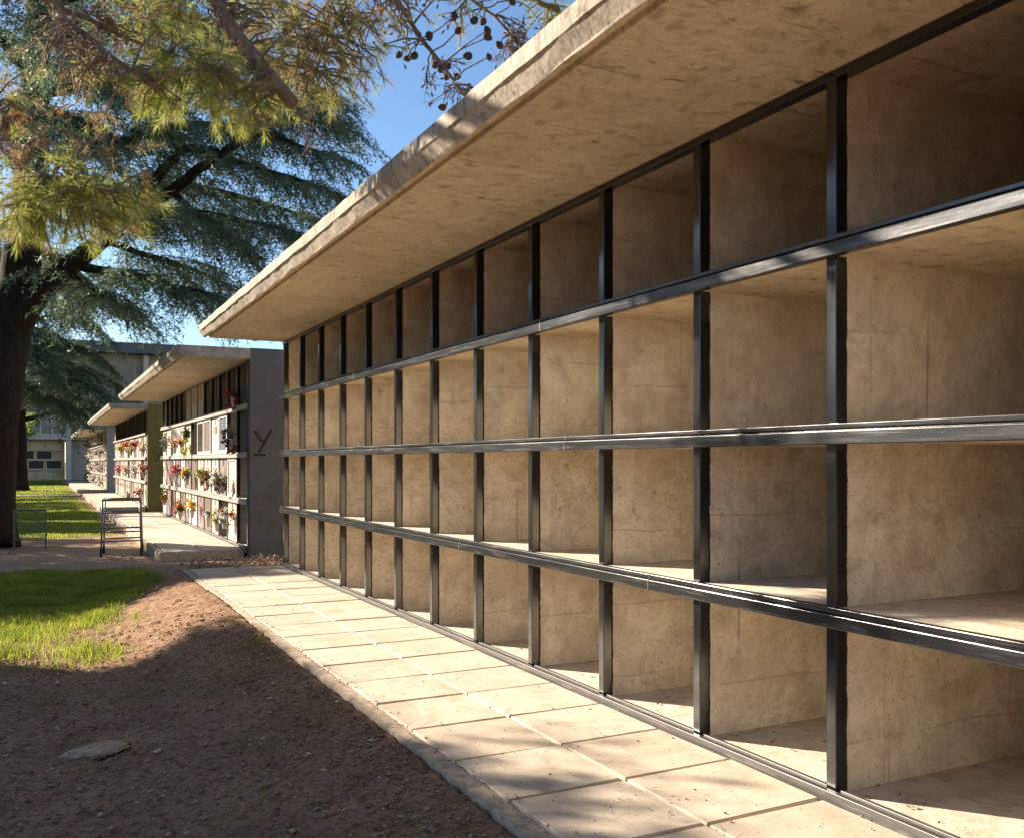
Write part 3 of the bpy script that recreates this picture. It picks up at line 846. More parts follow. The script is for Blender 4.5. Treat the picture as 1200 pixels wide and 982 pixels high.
M['litter'] = foliage('dead_leaves', [(.12, .06, .025), (.30, .15, .06), (.42, .24, .11), (.50, .40, .28)], .15, .8, 6)
def litter():
    tr = []
    def leaf(x, y, z, s, flatn=.25):
        a = RNG.uniform(0, 6.28); d = np.array([math.cos(a), math.sin(a), RNG.normal(0, flatn)]); w = np.array([-math.sin(a), math.cos(a), RNG.normal(0, flatn)]) * .32
        p = np.array([x, y, z]); q = p + d * s
        up = np.array([0, 0, s * RNG.uniform(.02, .22)])
        m = p + d * s * .5
        tr.append([p, m - w * s + up, m + up * .2]); tr.append([p, m + up * .2, m + w * s + up]); tr.append([m - w * s + up, q, m + up * .2]); tr.append([m + up * .2, q, m + w * s + up])
    for i in range(1500):                    # heap between the first two blocks
        x = RNG.uniform(1.7, 3.8); y = 12.2 + abs(RNG.normal(0, .9))
        if y > 14.3: continue
        leaf(x, y, .03 + .11 * math.exp(-((y - 13.1) / .7) ** 2) * RNG.random(), RNG.uniform(.03, .07), .5)
    for i in range(1000):                     # bits on the foreground earth
        x = RNG.uniform(-.7, 1.5); y = 2.3 + RNG.random() ** 1.4 * 6
        leaf(x, y, ground_z(x, y) + .012, RNG.uniform(.010, .034))
    for i in range(150):                     # bits on the paving
        x = RNG.uniform(1.6, 2.75); y = RNG.uniform(2.2, 11.8)
        leaf(x, y, .137, RNG.uniform(.008, .022), .1)
    for i in range(900):                     # fallen pine needles, singly and in drifts
        x = RNG.uniform(-.7, 2.75); y = RNG.uniform(2.3, 9.5) if x < 1.5 else RNG.uniform(2.2, 11.5)
        if x > 1.5 and RNG.random() < .55: x = RNG.choice([1.64, 2.178, 2.74]) + RNG.normal(0, .02)
        z = .136 if x > 1.56 else ground_z(x, y) + .014
        a = RNG.uniform(0, 6.28); L = RNG.uniform(.04, .09); w = .0016
        d = np.array([math.cos(a), math.sin(a), RNG.normal(0, .06)]) * L; n_ = np.array([-math.sin(a), math.cos(a), 0]) * w
        p = np.array([x, y, z]); tr.append([p - n_, p + n_, p + d])
    for i in range(260):                     # blown into the lowest niches
        x = XF + .06 + abs(RNG.normal(0, .45)); y = RNG.uniform(.5, 9)
        leaf(x, y, Z_FL + .005, RNG.uniform(.010, .04), .2)
    for i in range(160):
        x = RNG.uniform(-1.2, 1.45); y = RNG.uniform(14, 20)
        leaf(x, y, ground_z(x, y) + .01, RNG.uniform(.03, .07))
    tag(tri_mesh('leaf_litter', np.array(tr), M['litter']), 'dry brown leaf litter on earth, paving and niche floors', 'leaf litter', kind='stuff')
litter()

# half buried flat stone in the foreground
def stone():
    c = at(112, 880, 4.69); gz = ground_z(c.x, c.y)
    bm = bmesh.new(); bmesh.ops.create_icosphere(bm, subdivisions=4, radius=1)
    for v in bm.verts:
        n = mnoise.fractal(v.co * 1.6 + Vector((5, 2, 1)), .8, 2, 4) * .28
        v.co = v.co * (1 + n)
        v.co.z = max(v.co.z, -.5)
        v.co = Vector((v.co.x * .155, v.co.y * .10, v.co.z * .022 + mnoise.fractal(v.co * 5, .7, 2, 4) * .006))
        v.co.rotate(__import__('mathutils').Euler((0, R(-6), -TH + .25)))
        v.co += Vector((c.x, c.y, gz + .012))
    me = bpy.data.meshes.new('stone'); bm.to_mesh(me); bm.free()
    tag(link_mesh('stone', me, None, [flat('buried_stone', (.40, .28, .18), .95, .3, 22, .6)], smooth=True), 'flat half buried stone in the dark foreground earth', 'stone')
    for px, py, ln, a in ((305, 932, .17, .5), (240, 838, .10, 1.2)):
        p = at(px, py, F * 1.43 / (py - 541)); z = ground_z(p.x, p.y) + .02
        b = MB(); dx, dy = math.cos(a) * ln / 2, math.sin(a) * ln / 2
        b.tube([(p.x - dx, p.y - dy, z - .004), (p.x, p.y + .008, z + .006), (p.x + dx, p.y + dy, z)], [.006, .007, .004], 6)
        tag(b.build('twig', flat('dry_twig', (.26, .21, .16), .9)), 'longer grey twig on the bare earth near the paving' if ln > .15 else 'short pale twig in the middle of the bare earth', 'twig')
stone()

# ------------------------------------------------------------------ trees
M['cedar_bark'] = bark('cedar_bark', (.010, .008, .007), (.042, .034, .029))
M['pine_bark'] = bark('pine_bark', (.11, .068, .047), (.36, .24, .175))
M['twig'] = flat('grey_twig', (.16, .115, .09), .9, .3, 30)
M['cedar'] = foliage('cedar_needles', [(.055, .105, .072), (.115, .178, .115), (.215, .265, .145)], .42, .5, 1.1)
M['cedar_far'] = foliage('far_cedar_needles', [(.040, .080, .052), (.080, .125, .07), (.16, .19, .08)], .35, .5, .8)
M['pine'] = foliage('pine_needles', [(.20, .25, .04), (.36, .40, .075), (.52, .52, .15)], .5, .5, 3)
M['pine_old'] = foliage('old_pine_needles', [(.20, .165, .07), (.33, .27, .11), (.46, .36, .18)], .45, .6, 3)
M['dead_needles'] = foliage('dead_pine_needles', [(.30, .14, .05), (.42, .23, .09)], .4, .6)

def resample(pts, step):
    pts = [np.array(p, float) for p in pts]
    # Catmull-Rom
    P = [2 * pts[0] - pts[1]] + pts + [2 * pts[-1] - pts[-2]]
    out = []
    for i in range(1, len(P) - 2):
        L = np.linalg.norm(P[i + 1] - P[i]); k = max(int(L / step), 1)
        for j in range(k):
            t = j / k
            out.append(.5 * ((2 * P[i]) + (-P[i - 1] + P[i + 1]) * t + (2 * P[i - 1] - 5 * P[i] + 4 * P[i + 1] - P[i + 2]) * t * t + (-P[i - 1] + 3 * P[i] - 3 * P[i + 1] + P[i + 2]) * t ** 3))
    out.append(pts[-1])
    return np.array(out)

def cedar_tree(base, stems, limbs, label, foliage_mat, group, step=.11, twig_step=.11, tuft=.040, needle=.088, nwid=.019, per=2, carve=True, blen=1.45, droop=.36, start=.18):
    root = empty('cedar_tree', base, label, 'cedar', group)
    b = MB()
    for pts, r0, r1 in stems:
        q = resample(pts, .25); n = len(q)
        q[1:-1] += RNG.normal(0, .012, (n - 2, 3))
        t = np.linspace(0, 1, n)
        rr = r0 + (r1 - r0) * t ** .8
        flare = np.where(q[:, 2] < base[2] + .8, (1 - np.clip((q[:, 2] - base[2]) / .8, 0, 1)) ** 2 * .28 * r0, 0)
        b.tube([tuple(p) for p in q], list(rr + flare), 12)
    A, D = [], []
    for pts, r0 in limbs:
        q = resample(pts, .2); n = len(q)
        q[1:] += np.cumsum(RNG.normal(0, .018, (n - 1, 3)), 0) * .5
        rr = r0 * (1 - np.linspace(0, 1, n)) ** .8 + .010
        b.tube([tuple(p) for p in q], list(rr), 7)
        L = np.concatenate([[0], np.cumsum(np.linalg.norm(np.diff(q, axis=0), axis=1))])
        s = L[-1] * start
        while s < L[-1]:
            i = min(np.searchsorted(L, s), n - 1); i0 = max(i - 1, 0)
            f = (s - L[i0]) / max(L[i] - L[i0], 1e-6)
            p = q[i0] * (1 - f) + q[i] * f
            d = q[i] - q[i0]; d = d / max(np.linalg.norm(d), 1e-6)
            side = np.cross(d, (0, 0, 1)); side /= max(np.linalg.norm(side), 1e-6)
            u = s / L[-1]
            for sg in (-1, 1):
                if RNG.random() < .14: continue
                dr = d * RNG.uniform(.25, .9) + side * sg * RNG.uniform(.5, 1.1) + np.array([0, 0, RNG.normal(.05, .25)])
                dr /= np.linalg.norm(dr)
                ln = blen * RNG.uniform(.45, 1.2) * (1.15 - .65 * u)
                A.append(p); D.append(np.append(dr, ln))
            s += step * RNG.uniform(.7, 1.3)
        A.append(q[-1]); D.append(np.append(unit(q[-1] - q[-2]), blen * .6))
    A = np.array(A); D = np.array(D)
    # drop branchlets whose middle would close a sunny gap
    TP, TD, TL = [], [], []
    for a, dd in zip(A, D):
        d, ln = dd[:3], dd[3]
        k = max(int(ln / twig_step), 2)
        s = np.linspace(0, ln, k)
        path = a + d * s[:, None] + np.array([0, 0, -1.0]) * (droop * s ** 2 / max(ln, .3))[:, None]
        path[1:] += RNG.normal(0, .012, (k - 1, 3))
        if carve and sun_gap(path[k // 2][None])[0]: continue
        b.tube([tuple(p) for p in path[::2]] if k > 4 else [tuple(path[0]), tuple(path[-1])], list(np.linspace(.011, .004, len(path[::2]))) if k > 4 else [.01, .004], 3, cap=False)
        tang = np.gradient(path, axis=0); tang = unit(tang)
        side = unit(np.cross(tang, np.array([0, 0, 1.0])))
        sg = np.where(np.arange(k) % 2 == 0, 1, -1)[:, None]
        td = tang * RNG.uniform(.3, .9, (k, 1)) + side * sg * RNG.uniform(.4, 1.0, (k, 1)) + np.array([0, 0, -1]) * RNG.uniform(.1, .9, (k, 1))
        for fl in (1, -1):
            td = tang * RNG.uniform(.3, .9, (k, 1)) + side * sg * fl * RNG.uniform(.4, 1.0, (k, 1)) + np.array([0, 0, -1]) * RNG.uniform(.0, .9, (k, 1))
            TP.append(path); TD.append(unit(td)); TL.append(RNG.uniform(.16, .48, k) * (1.1 - .45 * s / ln))
    TP = np.concatenate(TP); TD = np.concatenate(TD); TL = np.concatenate(TL)
    mx = int(.54 / tuft) + 1
    out = []
    for j in range(mx):
        s = j * tuft
        m = TL > s
        if not m.any(): break
        p = TP[m] + TD[m] * s + np.array([0, 0, -1]) * (.9 * s * s)
        for _ in range(per):
            d = TD[m] * .55 + RNG.normal(0, .6, (m.sum(), 3)) + np.array([0, 0, .12])
            n = len(p)
            out.append(blades(p + RNG.normal(0, .008, (n, 3)), d, RNG.uniform(.6, 1.2, n) * needle, RNG.uniform(.7, 1.3, n) * nwid))
    T = np.concatenate(out)
    if carve: T = T[~sun_gap(T[:, 0])]
    b.build('trunk', M['cedar_bark'], root, smooth=True)
    tri_mesh('crown', T, foliage_mat, root)
    return root

def pz(px, py, d): return tuple(at(px, py, d))

# --- the big cedar at the left edge
cb = (-.88, 18.4, -.03)
stem_main = ([cb, pz(-12, 560, 16.3), pz(-5, 470, 16.2), pz(12, 385, 16.2), pz(27, 300, 16.3), pz(36, 200, 16.5), pz(42, 90, 16.6), pz(48, -40, 16.8), pz(52, -200, 17), pz(50, -420, 17.2)], .47, .06)
stem_right = ([pz(20, 385, 16.2), pz(45, 345, 16.0), pz(75, 318, 15.9), pz(105, 292, 15.8), pz(145, 262, 15.7), pz(200, 225, 15.5), pz(262, 178, 15.4), pz(300, 160, 15.4)], .24, .05)
stem_back = ([pz(14, 372, 16.2), pz(-6, 350, 16.8), pz(-40, 330, 17.5), pz(-110, 260, 18.0), pz(-170, 150, 18.4)], .22, .06)
limbs1 = [
 ([pz(42, 185, 16.5), pz(110, 178, 16.2), pz(190, 152, 15.8), pz(270, 150, 15.6), pz(340, 170, 15.5), pz(402, 190, 15.4)], .10),
 ([pz(145, 262, 15.7), pz(215, 176, 15.9), pz(290, 192, 15.6), pz(365, 214, 15.4), pz(412, 236, 15.3)], .09),
 ([pz(38, 230, 16.5), pz(120, 225, 16.8), pz(200, 216, 17.0), pz(290, 232, 17.2), pz(380, 262, 17.3)], .09),
 ([pz(100, 300, 15.8), pz(160, 262, 15.2), pz(230, 252, 14.8), pz(310, 268, 14.6), pz(365, 288, 14.5)], .08),
 ([pz(98, 314, 15.8), pz(140, 320, 15.5), pz(190, 332, 15.2), pz(250, 348, 15.0)], .07),
 ([pz(262, 178, 15.4), pz(310, 140, 15.6), pz(350, 138, 15.8), pz(400, 152, 16.0)], .05),
 ([pz(42, 110, 16.6), pz(120, 100, 17.0), pz(220, 92, 17.4), pz(320, 108, 17.7), pz(398, 142, 17.8)], .08),
 ([pz(46, 30, 16.7), pz(130, 30, 16.4), pz(230, 40, 16.0), pz(330, 75, 15.8), pz(390, 110, 15.7)], .08),
 ([pz(50, -60, 16.8), pz(140, -60, 16.6), pz(240, -40, 16.5), pz(330, 0, 16.4)], .08),
 ([pz(40, 150, 16.5), pz(60, 130, 15.5), pz(85, 140, 14.5), pz(110, 165, 13.6)], .07),
 ([pz(38, 190, 16.5), pz(10, 150, 16.0), pz(-30, 110, 15.6), pz(-90, 90, 15.2)], .08),
 ([pz(42, 100, 16.6), pz(12, 60, 16.8), pz(-20, 20, 17.0), pz(-80, -20, 17.2)], .08),
 ([pz(30, 270, 16.4), pz(0, 262, 16.0), pz(-40, 262, 15.6), pz(-110, 280, 15.2)], .08),
 ([pz(120, 282, 15.8), pz(170, 300, 16.8), pz(225, 318, 17.6), pz(275, 338, 18.2)], .06),
 ([pz(30, 290, 16.4), pz(60, 300, 17.6), pz(90, 330, 18.8), pz(110, 360, 19.8)], .08),
 ([pz(36, 210, 16.5), pz(80, 215, 18.0), pz(130, 235, 19.4), pz(170, 270, 20.6)], .08),
 ([pz(52, -180, 17), pz(150, -190, 17), pz(230, -170, 17), pz(310, -130, 17)], .07),
 ([pz(52, -160, 17), pz(20, -190, 16), pz(-40, -190, 15.5), pz(-110, -160, 15)], .07),
 ([pz(50, -300, 17.1), pz(110, -320, 17), pz(170, -300, 17)], .05),
 ([pz(40, 150, 16.5), pz(20, 130, 15.6), pz(0, 140, 14.8), pz(-20, 170, 14.2)], .06),
 ([pz(44, 60, 16.6), pz(60, 40, 15.6), pz(80, 50, 14.8), pz(100, 75, 14.2)], .06),
 ([pz(42, 110, 16.6), pz(70, 90, 15.8), pz(110, 85, 15.0), pz(160, 100, 14.4), pz(200, 125, 14.0)], .06),
 ([pz(48, -20, 16.7), pz(30, -40, 15.8), pz(10, -20, 15.0), pz(-10, 10, 14.5)], .06),
 ([pz(46, 20, 16.7), pz(90, -5, 17.4), pz(150, 0, 18.2), pz(220, 20, 18.8), pz(290, 50, 19.2)], .07),
 ([pz(75, 318, 15.9), pz(115, 345, 15.2), pz(150, 360, 14.9)], .05),
 ([pz(200, 225, 15.5), pz(250, 262, 15.9), pz(300, 300, 16.2)], .05),

 ([pz(50, -320, 17.1), pz(0, -340, 17), pz(-60, -320, 17)], .05),
]
cedar_tree(cb, [stem_main, stem_right, stem_back], limbs1, 'big dark cedar with forked trunk leaning in at the left edge', M['cedar'], 'cedars on the lawn')

# --- the second cedar farther down the lawn
def generic_cedar(base, h, rad, label, seed, mat, n=26, zlo=.2, carve=True, **kw):
    rr = random.Random(seed)
    bx, by, bz = base
    lean = rr.uniform(-.02, .02) * h
    stem = [base, (bx + lean * .3, by, h * .3), (bx + lean * .7, by + .1, h * .65), (bx + lean, by, h)]
    limbs = []
    for i in range(n):
        u = (i + .5) / n
        z = h * (zlo + (.97 - zlo) * u)
        a = i * 2.4 + rr.uniform(-.4, .4)
        L = rad * (1 - .75 * u) * rr.uniform(.75, 1.1)
        d = (math.cos(a), math.sin(a))
        limbs.append(([(bx + lean * u, by, z), (bx + d[0] * L * .4, by + d[1] * L * .4, z + L * .10), (bx + d[0] * L * .75, by + d[1] * L * .75, z + L * .04), (bx + d[0] * L, by + d[1] * L, z - L * .14)], .03 + .012 * L))
    return cedar_tree(base, [(stem, .025 * h + .06, .04)], limbs, label, mat, 'cedars on the lawn', carve=carve, **kw)
generic_cedar((-.95, 52.6, -.03), 13.0, 7.5, 'smaller far cedar with drooping branches in front of the back building', 5, M['cedar_far'], 34, .26, True, step=.22, twig_step=.17, tuft=.07, needle=.16, nwid=.045, per=2, blen=2.0, droop=.5, start=.12)
generic_cedar((-7.5, 36.0, -.03), 12.0, 5.5, 'cedar standing farther left on the lawn', 9, M['cedar_far'], 26, .22, True, step=.34, twig_step=.2, tuft=.08, needle=.16, nwid=.05, per=2, blen=1.4)

# --- unseen shade trees added left of the view: crowns shaped to darken given zones
def shade_tree(base, zones, label, n_clump, seed):
    root = empty('cedar_tree', base, label, 'cedar', 'cedars on the lawn')
    b = MB()
    bx, by, _ = base
    top = (bx + .2, by + .3, 8.2)
    b.tube([base, (bx, by, 1.5), (bx + .1, by, 4), top], [.38, .30, .22, .05], 12)
    cen = []
    for (x0, x1, y0, y1, t0, t1, k) in zones:
        for _ in range(k):
            t = RNG.uniform(t0, t1); x = RNG.uniform(x0, x1); y = RNG.uniform(y0, y1)
            cen.append((x + SD[0] * t, y + SD[1] * t, t * TEL))
    cen = np.array(cen)
    tr = []
    for c in cen:
        if sun_gap(np.repeat(c[None], 8, 0) + RNG.normal(0, .15, (8, 3))).mean() > .3: continue
        z0 = min(max(c[2] * .75, 1.2), 7.5)
        if not sun_gap(np.linspace((bx, by, z0), c, 12)).any(): b.tube([(bx + .02 * z0, by, z0), ((bx + c[0]) / 2, (by + c[1]) / 2, (z0 + c[2]) / 2 + .3), tuple(c)], [.05, .03, .008], 4, cap=False)
        m = n_clump
        p = c + RNG.normal(size=(m, 3)) * np.array([.42, .42, .16])
        d = RNG.normal(size=(m, 3)) + np.array([0, 0, -.4])
        tr.append(blades(p, d, RNG.uniform(.12, .24, m), RNG.uniform(.04, .08, m)))
    T = np.concatenate(tr); T = T[~sun_gap(T.mean(1))]
    b.build('trunk', M['cedar_bark'], root, smooth=True)
    tri_mesh('crown', T, M['cedar_far'], root)
shade_tree((-7.4, 13.2, -.03), [(-1.5, 1.5, 2.5, 7.6, 9.2, 13.0, 160), (1.2, 2.8, 2.3, 3.8, 9, 12, 34), (1.2, 1.9, 1.8, 8.0, 9.2, 12, 40)], 'unseen low spreading cedar added to shade the bare earth', 190, 3)
shade_tree((-10.4, 18.6, -.03), [(-2.5, 1.6, 9.0, 14.6, 9.5, 13.5, 110), (-2.0, 3.0, 10.9, 13.5, 9.5, 12.5, 40), (-3, 1.2, 14.5, 19.5, 9.5, 13, 60)], 'unseen broad cedar added to shade the lawn strip', 170, 4)
shade_tree((-9.0, 33.0, -.03), [(-3, 1.5, 21.2, 30, 9.5, 14, 190), (-3, 1.5, 30, 42, 10, 15, 170)], 'unseen loose cedar added to shade the far lawn', 150, 6)

# --- the pine whose boughs hang into the top of the view
def pine_tree():
    base = (-3.1, 6.6, -.03)
    root = empty('pine_tree', base, 'old pine with hanging yellow green needle tufts and a sawn bough', 'pine')
    b = MB()
    rr = RNG
    trunk = [base, (-3.0, 6.65, 2), (-2.8, 6.7, 4.5), (-2.5, 6.8, 7), (-2.4, 6.8, 9.5)]
    b.tube([tuple(p) for p in resample(trunk, .3)], list(np.linspace(.30, .08, len(resample(trunk, .3)))), 12)
    def bough(pts, r0, r1, sides=8, step=.12):
        q = resample(pts, step); n = len(q)
        q[1:-1] += rr.normal(0, .006, (n - 2, 3))
        b.tube([tuple(p) for p in q], list(np.linspace(r0, r1, n)), sides)
        return q
    T1 = (-2.75, 6.72, 5.0); T2 = (-2.6, 6.78, 6.2); T3 = (-2.9, 6.68, 3.9)
    anchors = []
    # main boughs pass above the view
    m1 = bough([T1, pz(-40, -90, 6.4), pz(100, -130, 6.3), pz(200, -80, 6.2), pz(262, 20, 6.1), pz(300, 70, 6.05), pz(343, 122, 6.0)], .085, .047)      # ends in a sawn stub
    m2 = bough([T2, pz(60, -200, 6.8), pz(260, -170, 6.8), pz(400, -80, 6.7), pz(470, 10, 6.6), pz(505, 60, 6.55), pz(545, 112, 6.5)], .075, .010)
    m3 = bough([T1, pz(-60, -60, 6.2), pz(20, -40, 6.0), pz(80, 25, 5.9), pz(130, 65, 5.8), pz(180, 100, 5.75)], .06, .012)
    m4 = bough([T3, pz(-60, 90, 6.0), pz(-20, 150, 5.8), pz(20, 195, 5.6), pz(80, 215, 5.5), pz(130, 225, 5.45)], .05, .008)
    m5 = bough([T2, pz(200, -330, 7.0), pz(420, -230, 6.9), pz(560, -110, 6.8), pz(615, -15, 6.75), pz(655, 12, 6.7)], .06, .02)
    m6 = bough([tuple(m3[len(m3) // 2]), pz(150, 45, 6.1), pz(200, 62, 6.0), pz(250, 80, 5.95)], .03, .006)
    m7 = bough([tuple(m2[int(len(m2) * .62)]), pz(400, -20, 6.5), pz(385, 40, 6.45), pz(370, 85, 6.4)], .03, .006)
    m8 = bough([tuple(m2[int(len(m2) * .7)]), pz(520, -20, 6.7), pz(580, 20, 6.75), pz(618, 62, 6.8)], .028, .006)
    m9 = bough([tuple(m1[int(len(m1) * .5)]), pz(160, -30, 6.4), pz(175, 15, 6.35), pz(185, 40, 6.3)], .03, .006)
    allb = np.concatenate([m1, m2, m3, m4, m5, m6, m7, m8, m9])
    tw = MB()
    green, old, dead = [], [], []
    def shoot(p, d, ln, dest, nn, nl):
        d = d / np.linalg.norm(d)
        s = rr.random(nn) ** .8 * ln
        pp = p + d * s[:, None] + np.array([0, 0, -1]) * (.5 * s * s)[:, None]
        nd = d * rr.uniform(.5, 1.2, (nn, 1)) + rr.normal(0, .55, (nn, 3)) + np.array([0, 0, -.12])
        dest.append(blades(pp, nd, rr.uniform(.75, 1.15, nn) * nl, np.full(nn, .0030)))
        tw.tube([tuple(p), tuple(p + d * ln * .6 + np.array([0, 0, -.18 * ln * ln])), tuple(p + d * ln + np.array([0, 0, -.5 * ln * ln]))], [.0045, .0035, .002], 4, cap=False)
    def link(p):
        d2 = np.linalg.norm(allb - p, axis=1); i = d2.argmin(); a = allb[i]
        mid = (a + p) / 2 + np.array([0, 0, .10 * d2[i]]) + rr.normal(0, .05 * max(d2[i], .05), 3)
        tw.tube([tuple(a), tuple(mid), tuple(p)], [.010, .007, .0045], 5, cap=False)
    def clump(px, py, d, w, h, dd, n, mixw, nl=.10, nn=64):
        c = np.array(pz(px, py, d)); sc = d / F
        rt = np.array([CT, -ST, 0]); fw = np.array([ST, CT, 0])
        for i in range(n):
            o = rr.normal(size=3) * .42
            p = c + rt * (o[0] * w * sc) + np.array([0, 0, 1]) * (o[1] * h * sc) + fw * (o[2] * dd)
            out = rt * o[0] + fw * o[2] + np.array([0, 0, o[1] * .6 - .35]) + rr.normal(0, .35, 3)
            k = rr.random()
            dest = green if k < mixw[0] else (old if k < mixw[0] + mixw[1] else dead)
            if i % 3 == 0: link(p)
            shoot(p, out, rr.uniform(.07, .17), dest, nn, nl)
    clump(78, 235, 5.5, 85, 34, .30, 120, (.85, .13, .02))
    clump(28, 245, 5.45, 40, 30, .25, 50, (.75, .2, .05))
    clump(115, 228, 5.5, 45, 30, .25, 50, (.85, .15, 0))
    clump(205, 80, 6.0, 60, 40, .3, 70, (.85, .15, 0))
    clump(235, 105, 5.95, 85, 28, .3, 90, (.8, .2, 0))
    clump(290, 112, 6.0, 45, 24, .25, 46, (.75, .25, 0))
    clump(355, 55, 6.4, 80, 55, .4, 150, (.22, .70, .08), .085, 50)
    clump(400, 30, 6.5, 55, 40, .35, 90, (.28, .66, .06), .085, 50)
    clump(385, 92, 6.4, 40, 22, .3, 40, (.45, .5, .05), .09, 50)
    clump(310, 20, 6.3, 50, 30, .3, 50, (.35, .6, .05), .09, 50)
    clump(172, 22, 6.3, 34, 26, .25, 40, (.2, .65, .15), .10, 46)
    clump(215, 10, 6.3, 40, 16, .25, 30, (.6, .4, 0), .10, 50)
    clump(8, 130, 5.8, 22, 22, .2, 18, (.4, .5, .1))
    clump(110, 120, 5.85, 60, 60, .3, 36, (.12, .66, .22), .075, 26)
    clump(120, 180, 5.6, 50, 30, .3, 22, (.2, .6, .2), .075, 26)
    clump(60, 60, 5.9, 50, 45, .3, 20, (.2, .65, .15), .075, 26)
    clump(45, 160, 5.6, 5, 6, .05, 4, (0, 0, 1), .09, 40)
    clump(170, 205, 5.6, 4, 6, .05, 3, (0, 0, 1), .08, 40)
    clump(450, 8, 6.6, 45, 16, .3, 40, (.4, .6, 0), .075, 34)
    clump(540, 6, 6.6, 30, 14, .3, 26, (.6, .4, 0), .075, 34)
    clump(425, 75, 6.55, 24, 22, .3, 18, (.3, .6, .1), .075, 30)
    clump(640, 6, 6.7, 14, 7, .15, 20, (.9, .1, 0), .08, 50)
    # bare hanging twigs, many with knots
    def bare(p, d, ln, depth):
        k = 6
        pts = [np.array(p)]
        dd = d / np.linalg.norm(d)
        for i in range(k):
            dd = dd + rr.normal(0, .26, 3) + np.array([0, 0, -.06]); dd /= np.linalg.norm(dd)
            pts.append(pts[-1] + dd * ln / k)
        r = .0022 + .0017 * depth
        tw.tube([tuple(q) for q in pts], list(np.linspace(r, r * .6, k + 1)), 4, cap=False)
        if depth == 0:
            if rr.random() < .28:
                e = pts[-1]
                tw.tube([tuple(e), tuple(e + dd * .018), tuple(e + dd * .035)], [.003, .0085, .003], 5)
            return
        for i in range(rr.integers(2, 5)):
            q = pts[rr.integers(1, k + 1)]
            bare(q, dd * .7 + rr.normal(0, .6, 3) + np.array([0, 0, -.1]), ln * rr.uniform(.45, .8), depth - 1)
    def bare_from(q, n, ln, lo=.45):
        for i in range(n):
            j = int(len(q) * rr.uniform(lo, 1.0)); j = min(j, len(q) - 1)
            bare(q[j], rr.normal(0, 1, 3) * np.array([1, 1, .6]) + np.array([.2, .1, -.25]), ln * rr.uniform(.6, 1.2), 3)
    bare_from(m2, 26, .30, .62); bare_from(m8, 20, .26, .35); bare_from(m7, 10, .24, .3); bare_from(m5, 8, .22, .72)
    bare_from(m3, 22, .28, .3); bare_from(m4, 10, .24, .3); bare_from(m9, 6, .22, .3); bare_from(m1, 12, .22, .6); bare_from(m6, 8, .22, .3)
    b.build('trunk', M['pine_bark'], root, smooth=True)
    tw.build('twigs', M['twig'], root, smooth=True)
    T = [np.concatenate(x) for x in (green, old, dead)]
    tri_mesh('crown', np.concatenate(T), [M['pine'], M['pine_old'], M['dead_needles']], root, np.concatenate([np.full(len(x), i) for i, x in enumerate(T)]))
    # upper crown above the view
    tr = []
    for i in range(60):
        a = rr.uniform(0, 6.28); z = rr.uniform(6.8, 10.2); q = np.array([-2.4 + math.cos(a) * rr.uniform(.3, 2.2), 6.8 + math.sin(a) * rr.uniform(.3, 2.2), z])
        p = q + rr.normal(size=(160, 3)) * np.array([.4, .4, .22])
        tr.append(blades(p, rr.normal(size=(160, 3)), rr.uniform(.10, .18, 160), np.full(160, .012)))
    tr = np.concatenate(tr); tri_mesh('upper_crown', tr[~sun_gap(tr[:, 0])], M['pine'], root)
    # cones
    cm = flat('pine_cone_scales', (.065, .042, .034), .8, .4, 60, .6)
    cones = [(467, 65), (477, 69), (485, 66), (510, 76), (516, 81), (524, 78), (523, 90), (536, 90), (503, 43), (532, 20), (556, 24), (566, 26), (571, 36), (572, 44), (573, 67), (585, 53), (518, 126), (543, 108), (537, 36), (600, 2), (490, 40), (548, 66)]
    for i, (px, py) in enumerate(cones):
        p = np.array(pz(px, py, 6.55 + rr.uniform(-.12, .12)))
        d2 = np.linalg.norm(allb - p, axis=1); a = allb[d2.argmin()]
        bm = bmesh.new(); bmesh.ops.create_uvsphere(bm, u_segments=12, v_segments=9, radius=1)
        s = rr.uniform(.019, .027)
        ax = rr.uniform(0, 6.28)
        for v in bm.verts:
            az = math.atan2(v.co.y, v.co.x); k = 1 + .16 * math.sin(az * 6 + v.co.z * 9) * (1 - abs(v.co.z))
            v.co = Vector((v.co.x * k * (1 - .25 * v.co.z), v.co.y * k * (1 - .25 * v.co.z), v.co.z * 1.35)) * s
            v.co = Vector((v.co.x * math.cos(ax) - v.co.z * math.sin(ax), v.co.y, v.co.x * math.sin(ax) + v.co.z * math.cos(ax))) + Vector(p)
        me = bpy.data.meshes.new('pine_cone'); bm.to_mesh(me); bm.free()
        o = link_mesh('pine_cone', me, root, [cm], smooth=False)
        st = MB(); st.tube([tuple(a), tuple((a + p) / 2 + rr.normal(0, .02, 3)), tuple(p)], [.006, .005, .004], 4)
        st.build('stalk', M['twig'], o)
pine_tree()

